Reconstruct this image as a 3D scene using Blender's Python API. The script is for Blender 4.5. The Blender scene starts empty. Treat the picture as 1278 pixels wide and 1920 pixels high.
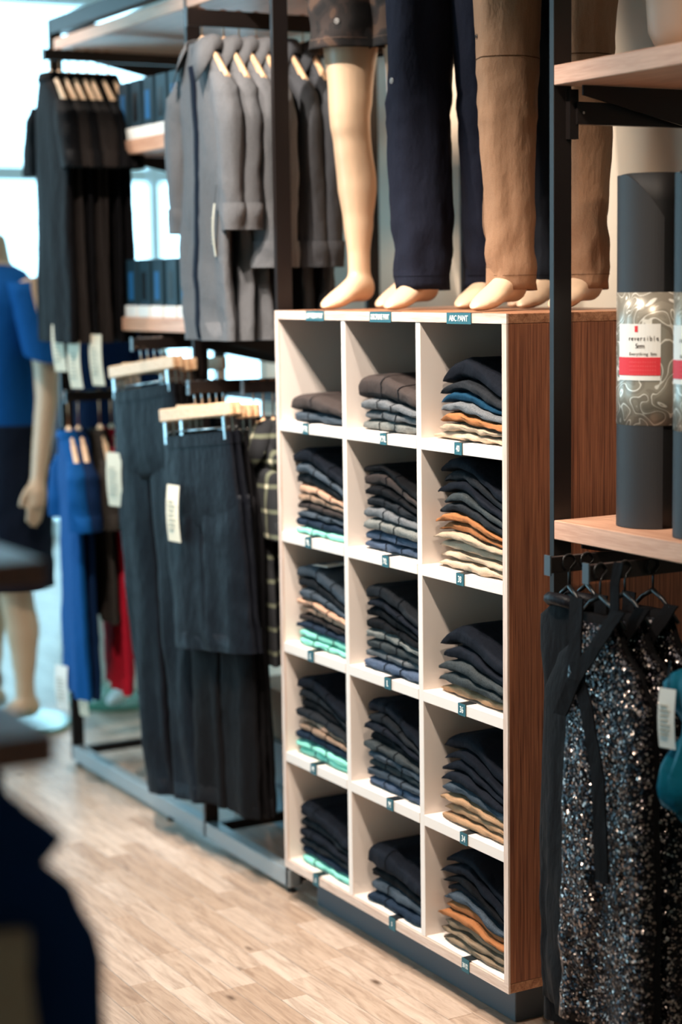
import bpy, bmesh, math, random
from mathutils import Vector, Matrix, noise
random.seed(7)
PI = math.pi
SC = bpy.context.scene
COL = SC.collection

# ------------------------------------------------------------------ camera
CAM_LOC = Vector((-2.22836, -3.25217, 1.67044))
CR = Vector((0.871667, -0.489884, -0.014510))
CU = Vector((0.072991, 0.100485, 0.992258))
CF = Vector((0.484633, 0.865977, -0.123346))
FPX = 3461.4
cam = bpy.data.cameras.new('camera')
cam.sensor_fit = 'HORIZONTAL'
cam.sensor_width = 36.0
cam.lens = FPX / 1278.0 * 36.0
cam.clip_start = 0.05
cam.clip_end = 200
cam.dof.use_dof = True
cam.dof.focus_distance = 4.02
cam.dof.aperture_fstop = 2.5
cam_o = bpy.data.objects.new('camera', cam)
M3 = Matrix((CR, CU, -CF)).transposed()
cam_o.matrix_world = Matrix.Translation(CAM_LOC) @ M3.to_4x4()
COL.objects.link(cam_o)
SC.camera = cam_o


def pix(p):
    d = Vector(p) - CAM_LOC
    z = d.dot(CF)
    return 639 + FPX * d.dot(CR) / z, 960 - FPX * d.dot(CU) / z, z


# ------------------------------------------------------------------ world, lights, exposure
w = bpy.data.worlds.new('daylight')
SC.world = w
w.use_nodes = True
bg = w.node_tree.nodes['Background']
bg.inputs['Color'].default_value = (0.44, 0.77, 0.97, 1)
bg.inputs['Strength'].default_value = 6.0
SC.view_settings.view_transform = 'Standard'
SC.view_settings.look = 'None'
SC.view_settings.gamma = 1.0
SC.view_settings.use_curve_mapping = False
SC.view_settings.exposure = 0.0
SC.cycles.use_denoising = True
SC.cycles.max_bounces = 8
SC.cycles.sample_clamp_indirect = 6


def spot(name, loc, target, power, color, size_deg, blend=0.5, radius=0.03):
    l = bpy.data.lights.new(name, 'SPOT')
    l.energy = power
    l.color = color
    l.spot_size = math.radians(size_deg)
    l.spot_blend = blend
    l.shadow_soft_size = radius
    o = bpy.data.objects.new(name, l)
    o.location = loc
    o.rotation_euler = (Vector(target) - Vector(loc)).to_track_quat('-Z', 'Y').to_euler()
    COL.objects.link(o)
    return o


WARM = (1.0, 0.80, 0.63)
NEUT = (1.0, 0.87, 0.76)
spot('track_spot', (-1.28, -0.25, 3.35), (0.05, 0.40, 1.05), 235, NEUT, 48, 0.6, 0.022)
spot('track_spot', (-1.30, 1.35, 3.35), (0.20, 0.62, 2.0), 165, NEUT, 44, 0.6, 0.022)
spot('track_spot', (-1.15, 0.25, 3.35), (0.0, 0.75, 0.7), 215, NEUT, 50, 0.6, 0.022)
spot('track_spot', (-1.05, 0.55, 3.35), (0.0, 1.5, 1.75), 300, NEUT, 46, 0.6, 0.03)
spot('track_spot', (-1.20, -1.75, 3.35), (0.2, -0.45, 1.25), 165, WARM, 46, 0.6, 0.03)
spot('track_spot', (-0.6, 0.4, 3.4), (-0.45, 0.75, 0.0), 330, NEUT, 56, 0.8, 0.05)
spot('track_spot', (-0.8, 3.1, 3.4), (0.0, 2.4, 1.3), 170, NEUT, 60, 0.7, 0.05)
spot('track_spot', (0.40, 1.15, 3.45), (0.8, 1.2, 1.9), 430, WARM, 54, 0.8, 0.04)


def portal(loc, rot, sx, sy):
    l = bpy.data.lights.new('daylight_opening', 'AREA')
    l.shape = 'RECTANGLE'
    l.size = sx
    l.size_y = sy
    l.cycles.is_portal = True
    o = bpy.data.objects.new('daylight_opening', l)
    o.location = loc
    o.rotation_euler = rot
    COL.objects.link(o)


portal((-5.44, 5.15, 1.9), (0, -PI / 2, 0), 3.2, 6.7)
portal((-0.45, 8.42, 1.9), (-PI / 2, 0, 0), 10.1, 3.2)


# ------------------------------------------------------------------ materials
def s2l(c):
    return c / 12.92 if c <= 0.04045 else ((c + 0.055) / 1.055) ** 2.4


def hexc(h):
    h = h.lstrip('#')
    return tuple(s2l(int(h[i:i + 2], 16) / 255) for i in (0, 2, 4)) + (1,)


MATS = {}


def newmat(name):
    m = bpy.data.materials.new(name)
    m.use_nodes = True
    nt = m.node_tree
    b = nt.nodes['Principled BSDF']
    return m, nt, b


def N(nt, t, **kw):
    n = nt.nodes.new(t)
    for k, v in kw.items():
        if k.startswith('i_'):
            n.inputs[k[2:].replace('_', ' ')].default_value = v
        else:
            setattr(n, k, v)
    return n


def ramp(nt, fac, stops):
    r = nt.nodes.new('ShaderNodeValToRGB')
    e = r.color_ramp.elements
    while len(e) < len(stops):
        e.new(0.5)
    for i, (p, c) in enumerate(stops):
        e[i].position = p
        e[i].color = c
    nt.links.new(fac, r.inputs['Fac'])
    return r


def mapped(nt, scale, coord='Object', rnd=None):
    tc = nt.nodes.new('ShaderNodeTexCoord')
    mp = nt.nodes.new('ShaderNodeMapping')
    mp.inputs['Scale'].default_value = scale
    nt.links.new(tc.outputs[coord], mp.inputs['Vector'])
    if rnd is not None:
        va = nt.nodes.new('ShaderNodeVectorMath')
        va.operation = 'MULTIPLY'
        va.inputs[1].default_value = (37, 91, 53)
        nt.links.new(rnd, va.inputs[0])
        nt.links.new(va.outputs[0], mp.inputs['Location'])
    return mp.outputs['Vector']


def plain(key, h, rough=0.5, metal=0.0, spec=0.5, bump=0.0, bscale=200, var=0.0):
    if key in MATS:
        return MATS[key]
    m, nt, b = newmat(key)
    col = hexc(h)
    b.inputs['Base Color'].default_value = col
    b.inputs['Roughness'].default_value = rough
    b.inputs['Metallic'].default_value = metal
    b.inputs['Specular IOR Level'].default_value = spec
    if bump or var:
        n = N(nt, 'ShaderNodeTexNoise', i_Scale=bscale, i_Detail=3.0)
        nt.links.new(mapped(nt, (1, 1, 1)), n.inputs['Vector'])
        if var:
            r = ramp(nt, n.outputs['Fac'], [(0.3, tuple(c * (1 - var) for c in col[:3]) + (1,)), (0.7, tuple(min(1, c * (1 + var)) for c in col[:3]) + (1,))])
            nt.links.new(r.outputs['Color'], b.inputs['Base Color'])
        if bump:
            bp = N(nt, 'ShaderNodeBump', i_Strength=bump, i_Distance=0.002)
            nt.links.new(n.outputs['Fac'], bp.inputs['Height'])
            nt.links.new(bp.outputs['Normal'], b.inputs['Normal'])
    MATS[key] = m
    return m


def fabric(key, h, rough=0.9, heather=0.25, scale=420, sheen=0.05, spec=0.10):
    """woven cloth: heathered colour, fine thread bump, soft larger creases"""
    if key in MATS:
        return MATS[key]
    m, nt, b = newmat(key)
    col = hexc(h)
    v = mapped(nt, (1, 1, 1))
    n = N(nt, 'ShaderNodeTexNoise', i_Scale=scale, i_Detail=2.0)
    nt.links.new(v, n.inputs['Vector'])
    n2 = N(nt, 'ShaderNodeTexNoise', i_Scale=38.0, i_Detail=3.0)
    nt.links.new(mapped(nt, (1, 1, .45)), n2.inputs['Vector'])
    r = ramp(nt, n.outputs['Fac'], [(0.32, tuple(c * (1 - heather) for c in col[:3]) + (1,)), (0.68, tuple(min(1, c * (1 + heather)) for c in col[:3]) + (1,))])
    nt.links.new(r.outputs['Color'], b.inputs['Base Color'])
    b.inputs['Roughness'].default_value = rough
    b.inputs['Specular IOR Level'].default_value = spec
    b.inputs['Sheen Weight'].default_value = sheen
    b.inputs['Sheen Roughness'].default_value = 0.5
    b.inputs['Sheen Tint'].default_value = tuple(min(1, c * 2 + 0.05) for c in col[:3]) + (1,)
    b1 = N(nt, 'ShaderNodeBump', i_Strength=0.35, i_Distance=0.001)
    nt.links.new(n.outputs['Fac'], b1.inputs['Height'])
    b2 = N(nt, 'ShaderNodeBump', i_Strength=0.55, i_Distance=0.010)
    nt.links.new(n2.outputs['Fac'], b2.inputs['Height'])
    nt.links.new(b1.outputs['Normal'], b2.inputs['Normal'])
    nt.links.new(b2.outputs['Normal'], b.inputs['Normal'])
    MATS[key] = m
    return m


def wood(key, dark, light, scale=(8, 8, 1), rough=0.45, contrast=(0.35, 0.65), fine=6.0, bump=0.15):
    """grain stretched along the axis with the smallest scale"""
    if key in MATS:
        return MATS[key]
    m, nt, b = newmat(key)
    v = mapped(nt, scale)
    n = N(nt, 'ShaderNodeTexNoise', i_Scale=4.0, i_Detail=5.0, i_Roughness=0.6, i_Distortion=0.6)
    nt.links.new(v, n.inputs['Vector'])
    v2 = mapped(nt, tuple(s * fine for s in scale))
    n2 = N(nt, 'ShaderNodeTexNoise', i_Scale=4.0, i_Detail=3.0)
    nt.links.new(v2, n2.inputs['Vector'])
    mx = N(nt, 'ShaderNodeMath', operation='MULTIPLY_ADD')
    mx.inputs[1].default_value = 0.35
    nt.links.new(n2.outputs['Fac'], mx.inputs[0])
    ml = N(nt, 'ShaderNodeMath', operation='MULTIPLY')
    ml.inputs[1].default_value = 0.65
    nt.links.new(n.outputs['Fac'], ml.inputs[0])
    nt.links.new(ml.outputs[0], mx.inputs[2])
    r = ramp(nt, mx.outputs[0], [(contrast[0], hexc(dark)), (contrast[1], hexc(light))])
    nt.links.new(r.outputs['Color'], b.inputs['Base Color'])
    b.inputs['Roughness'].default_value = rough
    bp = N(nt, 'ShaderNodeBump', i_Strength=bump, i_Distance=0.001)
    nt.links.new(mx.outputs[0], bp.inputs['Height'])
    nt.links.new(bp.outputs['Normal'], b.inputs['Normal'])
    MATS[key] = m
    return m


def plank_mat(key, island):
    m, nt, b = newmat(key)
    if island:
        g = N(nt, 'ShaderNodeNewGeometry')
        rnd = g.outputs['Random Per Island']
    else:
        g = N(nt, 'ShaderNodeObjectInfo')
        rnd = g.outputs['Random']
    v = mapped(nt, (22, 2.2, 10), 'Object', rnd)
    n = N(nt, 'ShaderNodeTexNoise', i_Scale=2.2, i_Detail=6.0, i_Roughness=0.65, i_Distortion=1.6)
    nt.links.new(v, n.inputs['Vector'])
    grain = ramp(nt, n.outputs['Fac'], [(0.30, hexc('#a39184')), (0.52, hexc('#cbbcb0')), (0.72, hexc('#dccfc4'))])
    tint = ramp(nt, rnd, [(0.0, hexc('#d9c8b8')), (0.3, hexc('#e6d8ca')), (0.75, hexc('#f2e8de')), (1.0, hexc('#fbf3ea'))])
    mx = N(nt, 'ShaderNodeMix', data_type='RGBA', blend_type='MULTIPLY')
    mx.inputs[0].default_value = 1.0
    nt.links.new(grain.outputs['Color'], mx.inputs[6])
    nt.links.new(tint.outputs['Color'], mx.inputs[7])
    # knots
    v2 = mapped(nt, (9, 3.5, 1), 'Object', rnd)
    vo = N(nt, 'ShaderNodeTexVoronoi', i_Scale=1.0)
    nt.links.new(v2, vo.inputs['Vector'])
    kr = ramp(nt, vo.outputs['Distance'], [(0.03, (0, 0, 0, 1)), (0.10, (1, 1, 1, 1))])
    mk_ = N(nt, 'ShaderNodeMix', data_type='RGBA', blend_type='MIX')
    nt.links.new(kr.outputs['Color'], mk_.inputs[0])
    mk_.inputs[6].default_value = hexc('#5f4a3a')
    nt.links.new(mx.outputs[2], mk_.inputs[7])
    nt.links.new(mk_.outputs[2], b.inputs['Base Color'])
    b.inputs['Roughness'].default_value = 0.42
    bp = N(nt, 'ShaderNodeBump', i_Strength=0.25, i_Distance=0.001)
    nt.links.new(n.outputs['Fac'], bp.inputs['Height'])
    nt.links.new(bp.outputs['Normal'], b.inputs['Normal'])
    return m


WHITE = plain('white_laminate', '#e6dbd2', 0.55, bump=0.03, bscale=300)
WALL = plain('cream_wall_paint', '#e2d3bf', 0.85, bump=0.05, bscale=80)
CEIL = plain('ceiling_paint', '#c9c9c6', 0.9)
STEEL = plain('dark_bronze_steel', '#221c1b', 0.42, 0.35, bump=0.03)
STEEL_L = plain('lit_steel_rail', '#9aa0a2', 0.42, 0.35, bump=0.03)  # paler copy for the front rail: window and top light put into its colour
CHROME = plain('chrome', '#c9ccce', 0.18, 1.0)
BRASS = plain('copper_hook_metal', '#b07d5c', 0.3, 1.0)
BLACKP = plain('black_plastic', '#0a0a0c', 0.4)
PLINTH = plain('blue_grey_plinth_paint', '#454b52', 0.6)
ZEBRA = wood('zebrano_veneer', '#552d20', '#9e6446', (48, 48, 0.8), 0.42, (0.36, 0.62), 3.0)
ZEBRA_T = wood('zebrano_veneer_flat', '#7a4a30', '#b98563', (14, 0.8, 14), 0.4, (0.36, 0.62), 5.0)
EDGE = wood('pale_oak_edge', '#bb9a86', '#e2cdbf', (14, 0.8, 14), 0.5, (0.35, 0.65))
EDGE_V = wood('pale_oak_edge_upright', '#c4a695', '#e4d2c5', (14, 14, 0.8), 0.5, (0.35, 0.65))
OAK = wood('pinkish_oak_board', '#b98468', '#e2b396', (16, 0.9, 16), 0.45, (0.3, 0.7))
HANGW = wood('hanger_beech', '#d9a678', '#f2d3ae', (30, 2.0, 30), 0.4)
DARKW = wood('dark_walnut_board', '#5a2f22', '#8a4c36', (10, 1, 10), 0.4)
SKIN = plain('mannequin_beige_lacquer', '#cfb092', 0.36)
PEACH = plain('peach_torso_cover', '#b08a6c', 0.5)
SKIN_W = plain('mannequin_white_lacquer', '#e2e2de', 0.38)
TAG = plain('teal_slate_tag', '#1d5560', 0.6)
CHALK = plain('white_chalk_ink', '#eef2ee', 0.8)
PAPER = plain('cream_card_tag', '#e9dfc8', 0.7)
PRINT = plain('grey_tag_print', '#b5ac9b', 0.8)
FRAMEW = plain('window_frame_white', '#dfe8ec', 0.5)
REDP = plain('red_label_print', '#e0343d', 0.6)
WHITEP = plain('white_label_paper', '#f2efe8', 0.6)
INK = plain('dark_ink_print', '#4a3c38', 0.8)
DARKIN = plain('bounce_cut_back_panel', '#2a2624', 0.7)  # unseen back, own colour unknown; dark tone chosen to cut bounce in the cells


def glass_mat():
    m, nt, b = newmat('window_glass')
    nt.nodes.remove(b)
    out = nt.nodes['Material Output']
    t = N(nt, 'ShaderNodeBsdfTransparent')
    t.inputs['Color'].default_value = (0.94, 0.98, 0.98, 1)
    g = N(nt, 'ShaderNodeBsdfGlossy')
    g.inputs['Roughness'].default_value = 0.02
    f = N(nt, 'ShaderNodeFresnel', i_IOR=1.45)
    mx = N(nt, 'ShaderNodeMixShader')
    nt.links.new(f.outputs[0], mx.inputs[0])
    nt.links.new(t.outputs[0], mx.inputs[1])
    nt.links.new(g.outputs[0], mx.inputs[2])
    nt.links.new(mx.outputs[0], out.inputs['Surface'])
    return m


GLASS = glass_mat()


def sequin_mat():
    m, nt, b = newmat('black_silver_sequins')
    v = mapped(nt, (1, 1, 1))
    vo = N(nt, 'ShaderNodeTexVoronoi', i_Scale=230.0)
    nt.links.new(v, vo.inputs['Vector'])
    sep = N(nt, 'ShaderNodeSeparateColor')
    nt.links.new(vo.outputs['Color'], sep.inputs[0])
    r = ramp(nt, sep.outputs[0], [(0.60, hexc('#0c0b10')), (0.78, hexc('#3a363e')), (0.93, hexc('#b8aca6'))])
    nt.links.new(r.outputs['Color'], b.inputs['Base Color'])
    b.inputs['Metallic'].default_value = 0.75
    b.inputs['Roughness'].default_value = 0.32
    # every sequin tilts its own way
    sub = N(nt, 'ShaderNodeVectorMath', operation='SUBTRACT')
    nt.links.new(vo.outputs['Color'], sub.inputs[0])
    sub.inputs[1].default_value = (0.5, 0.5, 0.5)
    sc_ = N(nt, 'ShaderNodeVectorMath', operation='SCALE')
    sc_.inputs['Scale'].default_value = 1.1
    nt.links.new(sub.outputs[0], sc_.inputs[0])
    g = N(nt, 'ShaderNodeNewGeometry')
    ad = N(nt, 'ShaderNodeVectorMath', operation='ADD')
    nt.links.new(g.outputs['Normal'], ad.inputs[0])
    nt.links.new(sc_.outputs[0], ad.inputs[1])
    nm = N(nt, 'ShaderNodeVectorMath', operation='NORMALIZE')
    nt.links.new(ad.outputs[0], nm.inputs[0])
    nt.links.new(nm.outputs[0], b.inputs['Normal'])
    return m


SEQUIN = sequin_mat()


def plaid_mat():
    m, nt, b = newmat('olive_plaid_cotton')
    tc = nt.nodes.new('ShaderNodeTexCoord')
    sp = nt.nodes.new('ShaderNodeSeparateXYZ')
    nt.links.new(tc.outputs['Object'], sp.inputs[0])

    def stripes(sock, freq, lo, hi):
        mu = N(nt, 'ShaderNodeMath', operation='MULTIPLY')
        mu.inputs[1].default_value = freq
        nt.links.new(sock, mu.inputs[0])
        fr = N(nt, 'ShaderNodeMath', operation='FRACT')
        nt.links.new(mu.outputs[0], fr.inputs[0])
        return ramp(nt, fr.outputs[0], [(0, (0, 0, 0, 1)), (lo, (0, 0, 0, 1)), (lo + 0.03, (1, 1, 1, 1)), (hi, (1, 1, 1, 1)), (min(1, hi + 0.03), (0, 0, 0, 1))]).outputs['Color']
    a = stripes(sp.outputs['Z'], 15.0, 0.72, 0.9)
    c = stripes(sp.outputs['X'], 15.0, 0.72, 0.9)
    ad = N(nt, 'ShaderNodeMath', operation='ADD')
    nt.links.new(a, ad.inputs[0])
    nt.links.new(c, ad.inputs[1])
    ha = N(nt, 'ShaderNodeMath', operation='MULTIPLY')
    ha.inputs[1].default_value = 0.5
    nt.links.new(ad.outputs[0], ha.inputs[0])
    r = ramp(nt, ha.outputs[0], [(0.0, hexc('#14161a')), (0.5, hexc('#5d604f')), (1.0, hexc('#c9c3a8'))])
    nt.links.new(r.outputs['Color'], b.inputs['Base Color'])
    b.inputs['Roughness'].default_value = 0.9
    return m


PLAID = plaid_mat()


def camo_mat():
    m, nt, b = newmat('brown_camouflage_cotton')
    n = N(nt, 'ShaderNodeTexNoise', i_Scale=16.0, i_Detail=1.5, i_Distortion=0.5)
    nt.links.new(mapped(nt, (1, 1, 1)), n.inputs['Vector'])
    r = ramp(nt, n.outputs['Fac'], [(0.0, hexc('#120e0e')), (0.46, hexc('#201917')), (0.54, hexc('#2f2420')), (0.6, hexc('#4c382c'))])
    r.color_ramp.interpolation = 'CONSTANT'
    nt.links.new(r.outputs['Color'], b.inputs['Base Color'])
    b.inputs['Roughness'].default_value = 0.9
    return m


CAMO = camo_mat()


def wrap_mat():
    m, nt, b = newmat('silver_wrap_with_line_drawing')
    v = mapped(nt, (1, 1, 1))
    n = N(nt, 'ShaderNodeTexNoise', i_Scale=17.0, i_Detail=0.5, i_Distortion=1.2)
    nt.links.new(v, n.inputs['Vector'])
    mu = N(nt, 'ShaderNodeMath', operation='MULTIPLY')
    mu.inputs[1].default_value = 7.0
    nt.links.new(n.outputs['Fac'], mu.inputs[0])
    fr = N(nt, 'ShaderNodeMath', operation='FRACT')
    nt.links.new(mu.outputs[0], fr.inputs[0])
    r = ramp(nt, fr.outputs[0], [(0.0, hexc('#a39b8c')), (0.41, hexc('#a39b8c')), (0.46, hexc('#f4efe3')), (0.56, hexc('#f4efe3')), (0.61, hexc('#958d7f'))])
    nt.links.new(r.outputs['Color'], b.inputs['Base Color'])
    b.inputs['Roughness'].default_value = 0.3
    b.inputs['Metallic'].default_value = 0.25
    return m


WRAP = wrap_mat()


# ------------------------------------------------------------------ mesh helpers
def link(name, me, mat=None, parent=None, smooth=False):
    o = bpy.data.objects.new(name, me)
    COL.objects.link(o)
    if mat is not None:
        if len(me.materials) == 0:
            me.materials.append(mat)
    if parent is not None:
        o.parent = parent
    if smooth:
        me.polygons.foreach_set('use_smooth', [True] * len(me.polygons))
    return o


def tag(o, label, cat=None, group=None, kind=None):
    o['label'] = label
    if cat:
        o['category'] = cat
    if group:
        o['group'] = group
    if kind:
        o['kind'] = kind
    return o


def thing(name, label, cat, loc=(0, 0, 0), rz=0.0, group=None):
    o = bpy.data.objects.new(name, None)
    o.empty_display_size = 0.05
    COL.objects.link(o)
    o.location = loc
    o.rotation_euler = (0, 0, rz)
    return tag(o, label, cat, group)


class MB:
    """collects simple solids into one mesh"""

    def __init__(self):
        self.v = []
        self.f = []

    def raw(self, v, f):
        k = len(self.v)
        self.v += [tuple(p) for p in v]
        self.f += [tuple(i + k for i in q) for q in f]
        return self

    def box(self, x0, x1, y0, y1, z0, z1):
        v = [(x0, y0, z0), (x1, y0, z0), (x1, y1, z0), (x0, y1, z0), (x0, y0, z1), (x1, y0, z1), (x1, y1, z1), (x0, y1, z1)]
        return self.raw(v, [(0, 3, 2, 1), (4, 5, 6, 7), (0, 1, 5, 4), (1, 2, 6, 5), (2, 3, 7, 6), (3, 0, 4, 7)])

    def bbox(self, x0, x1, y0, y1, z0, z1, b=0.002):
        """box with chamfered edges"""
        bm = bmesh.new()
        bmesh.ops.create_cube(bm, size=1)
        for q in bm.verts:
            q.co = Vector(((x0 + x1) / 2 + q.co.x * (x1 - x0), (y0 + y1) / 2 + q.co.y * (y1 - y0), (z0 + z1) / 2 + q.co.z * (z1 - z0)))
        b = min(b, (x1 - x0) * .45, (y1 - y0) * .45, (z1 - z0) * .45)
        bmesh.ops.bevel(bm, geom=list(bm.edges), offset=b, segments=1, affect='EDGES')
        bm.verts.index_update()
        vs = [q.co.copy() for q in bm.verts]
        fs = [[q.index for q in f.verts] for f in bm.faces]
        bm.free()
        return self.raw(vs, fs)

    def loft(self, rings, cap0=True, cap1=True):
        n = len(rings[0])
        v = [p for r in rings for p in r]
        f = []
        for i in range(len(rings) - 1):
            for j in range(n):
                a = i * n + j
                b_ = i * n + (j + 1) % n
                f.append((a, b_, b_ + n, a + n))
        if cap0:
            f.append(tuple(range(n - 1, -1, -1)))
        if cap1:
            k = (len(rings) - 1) * n
            f.append(tuple(range(k, k + n)))
        return self.raw(v, f)

    def tube(self, path, r, n=8, closed=False):
        """round bar along a path; r number or list"""
        P = [Vector(p) for p in path]
        rings = []
        up = Vector((0.123, 0.456, 0.88)).normalized()
        for i, p in enumerate(P):
            a = P[i - 1] if i > 0 else p
            b_ = P[i + 1] if i < len(P) - 1 else p
            t = (b_ - a).normalized()
            e1 = t.cross(up)
            if e1.length < 1e-4:
                e1 = t.cross(Vector((1, 0, 0)))
            e1.normalize()
            e2 = t.cross(e1)
            rr = r[i] if isinstance(r, (list, tuple)) else r
            rings.append([p + (e1 * math.cos(k * 2 * PI / n) + e2 * math.sin(k * 2 * PI / n)) * rr for k in range(n)])
        return self.loft(rings)

    def build(self, name, mat, parent=None, smooth=False):
        me = bpy.data.meshes.new(name)
        me.from_pydata(self.v, [], self.f)
        me.update()
        bm = bmesh.new()
        bm.from_mesh(me)
        bmesh.ops.recalc_face_normals(bm, faces=bm.faces)
        bm.to_mesh(me)
        bm.free()
        return link(name, me, mat, parent, smooth)


def box(name, x0, x1, y0, y1, z0, z1, mat, parent=None, b=0.0):
    m = MB()
    if b:
        m.bbox(x0, x1, y0, y1, z0, z1, b)
    else:
        m.box(x0, x1, y0, y1, z0, z1)
    return m.build(name, mat, parent)


TEXTS = {}


def glyphs(s, size, extrude=0.0004):
    if (s, size) in TEXTS:
        return TEXTS[(s, size)]
    c = bpy.data.curves.new('lettering', 'FONT')
    c.body = s
    c.size = size
    c.align_x = 'CENTER'
    c.align_y = 'CENTER'
    c.extrude = extrude
    c.resolution_u = 2
    t = bpy.data.objects.new('tmp_text', c)
    COL.objects.link(t)
    dg = bpy.context.evaluated_depsgraph_get()
    me = bpy.data.meshes.new_from_object(t.evaluated_get(dg))
    bpy.data.objects.remove(t)
    TEXTS[(s, size)] = me
    return me


# all lettering is cut first, while the scene is still empty
for _s in ('COMMISSION PANT', 'DISCIPLINE PANT', 'ABC PANT'):
    glyphs(_s, .0185)
for _s in ('XXL', 'XL', 'L', 'M', 'S', '40', '38', '36', '34'):
    glyphs(_s, .021)
for _s in ('S', '30·32'):
    glyphs(_s, .016)
for _w, _z in (('reversible5m', .0135), ('Everything5m', .0085)):
    for _s in _w:
        glyphs(_s, _z)
glyphs('.', .010)


def text_mesh(name, s, size, mat, parent, loc, rot, sx=1.0):
    o = link(name, glyphs(s, size), mat, parent)
    o.location = loc
    o.rotation_euler = rot
    o.scale = (sx, 1, 1)
    return o


FACE_MX = (PI / 2, 0, -PI / 2)   # a flat print turned to face the aisle (-X)


def sring(cx, cy, z, a, b, n=28, e=2.0, fn=None):
    """horizontal super-ellipse ring"""
    out = []
    for k in range(n):
        t = 2 * PI * k / n
        c, s = math.cos(t), math.sin(t)
        x = math.copysign(abs(c) ** (2 / e), c) * a
        y = math.copysign(abs(s) ** (2 / e), s) * b
        p = Vector((cx + x, cy + y, z))
        if fn:
            p = fn(p, t, z)
        out.append(p)
    return out


def lerp_table(tab, z):
    """tab rows (z, v1, v2...) sorted from high z to low z"""
    if z >= tab[0][0]:
        return tab[0][1:]
    for a, b in zip(tab, tab[1:]):
        if b[0] <= z <= a[0]:
            k = (a[0] - z) / max(1e-9, a[0] - b[0])
            k = k * k * (3 - 2 * k)
            return tuple(p + (q - p) * k for p, q in zip(a[1:], b[1:]))
    return tab[-1][1:]


def nz(x, y=0.0, z=0.0):
    return noise.noise(Vector((x, y, z)))


# ================================================================== SETTING
FLX0, FLX1, FLY0, FLY1 = -5.5, 4.6, -5.0, 8.5
floor = box('floor', FLX0, FLX1, FLY0, FLY1, -0.08, -0.006, plain('floor_underlay', '#3b2c22', 0.9))
tag(floor, 'light oak strip floor of the shop aisle', None, None, 'structure')
PM = plank_mat('oak_plank', False)
PMI = plank_mat('oak_plank_field', True)
planks = []
pw = 0.068
ix = 0
x = FLX0
while x < FLX1 - 0.01:
    y = FLY0 - random.random() * 0.4
    while y < FLY1:
        L = random.choice((0.22, 0.3, 0.38, 0.46, 0.52))
        planks.append((x, max(y, FLY0), min(x + pw, FLX1), min(y + L, FLY1)))
        y += L
    x += pw


def seen(pk):
    cx, cy = (pk[0] + pk[2]) / 2, (pk[1] + pk[3]) / 2
    u, v, z = pix((cx, cy, 0))
    if z < 1 or not (-30 < u < 1310 and 1350 < v < 1990):
        return None
    if cx > 0.10 and cy < 1.1:
        return None
    return z


vis = sorted([(seen(p), p) for p in planks if seen(p) is not None])
near = set(p for _, p in vis[:295])
unit = {}
for p in planks:
    if p not in near:
        continue
    L = round(p[3] - p[1], 3)
    wd = round(p[2] - p[0], 3)
    if (L, wd) not in unit:
        unit[(L, wd)] = MB().bbox(-wd / 2 + .0005, wd / 2 - .0005, -L / 2 + .0005, L / 2 - .0005, -0.008, 0, 0.0007)
        o = unit[(L, wd)].build('plank', PM, floor)
        unit[(L, wd)] = o.data
    else:
        o = link('plank', unit[(L, wd)], None, floor)
    o.location = ((p[0] + p[2]) / 2, (p[1] + p[3]) / 2, random.uniform(-.0004, .0004))
fld = MB()
for p in planks:
    if p in near:
        continue
    fld.box(p[0] + .0005, p[2] - .0005, p[1] + .0005, p[3] - .0005, -0.007, random.uniform(-.0004, .0004))
tag(fld.build('plank_field', PMI, floor), 'further strips of the oak floor', None, None, 'stuff')

H_CEIL = 3.6
wr = box('wall_right', 0.80, 0.92, FLY0, 2.75, 0, H_CEIL, WALL)
tag(wr, 'cream wall behind the dressed leg mannequins', None, None, 'structure')
tag(box('wall_back', 0.92, FLX1, 2.63, 2.75, 0, H_CEIL, WALL), 'cream return wall at the end of the shelving', None, None, 'structure')
tag(box('wall_side', FLX1, FLX1 + .12, 2.63, FLY1, 0, H_CEIL, WALL), 'plain wall at the far corner of the shop', None, None, 'structure')
tag(box('wall_behind', FLX0, 0.80, FLY0 - .12, FLY0, 0, H_CEIL, WALL), 'plain wall behind the viewer', None, None, 'structure')
tag(box('ceiling', FLX0, FLX1, FLY0, FLY1, H_CEIL, H_CEIL + .1, CEIL), 'grey painted shop ceiling', None, None, 'structure')
tag(box('baseboard_right', 0.785, 0.80, FLY0, 2.75, 0, 0.09, WHITE), 'white baseboard along the cream wall', None, None, 'structure')


def storefront(name, label, axis, pos, a0, a1, step, z0, z1):
    """glazed wall: sill, head, mullions, transoms, panes"""
    root = bpy.data.objects.new(name, None)
    COL.objects.link(root)
    tag(root, label, None, None, 'structure')

    def bx(n, p0, p1, q0, q1, m, t):
        if axis == 'x':
            box(n, pos - t, pos + t, p0, p1, q0, q1, m, root)
        else:
            box(n, p0, p1, pos - t, pos + t, q0, q1, m, root)
    bx('window_sill', a0, a1, 0, z0, FRAMEW, 0.07)
    bx('window_head', a0, a1, z1, H_CEIL, FRAMEW, 0.07)
    n = max(1, round((a1 - a0) / step))
    for i in range(n + 1):
        c = a0 + (a1 - a0) * i / n
        bx('mullion', max(a0, c - .035), min(a1, c + .035), z0, z1, FRAMEW, 0.04)
    for i in range(n):
        p0 = a0 + (a1 - a0) * i / n + .05
        p1 = a0 + (a1 - a0) * (i + 1) / n - .05
        bx('transom', p0, p1, 2.36, 2.46, FRAMEW, 0.04)
        bx('pane', p0, p1, z0, 2.36, GLASS, 0.004)
        bx('pane', p0, p1, 2.46, z1, GLASS, 0.004)


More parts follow.
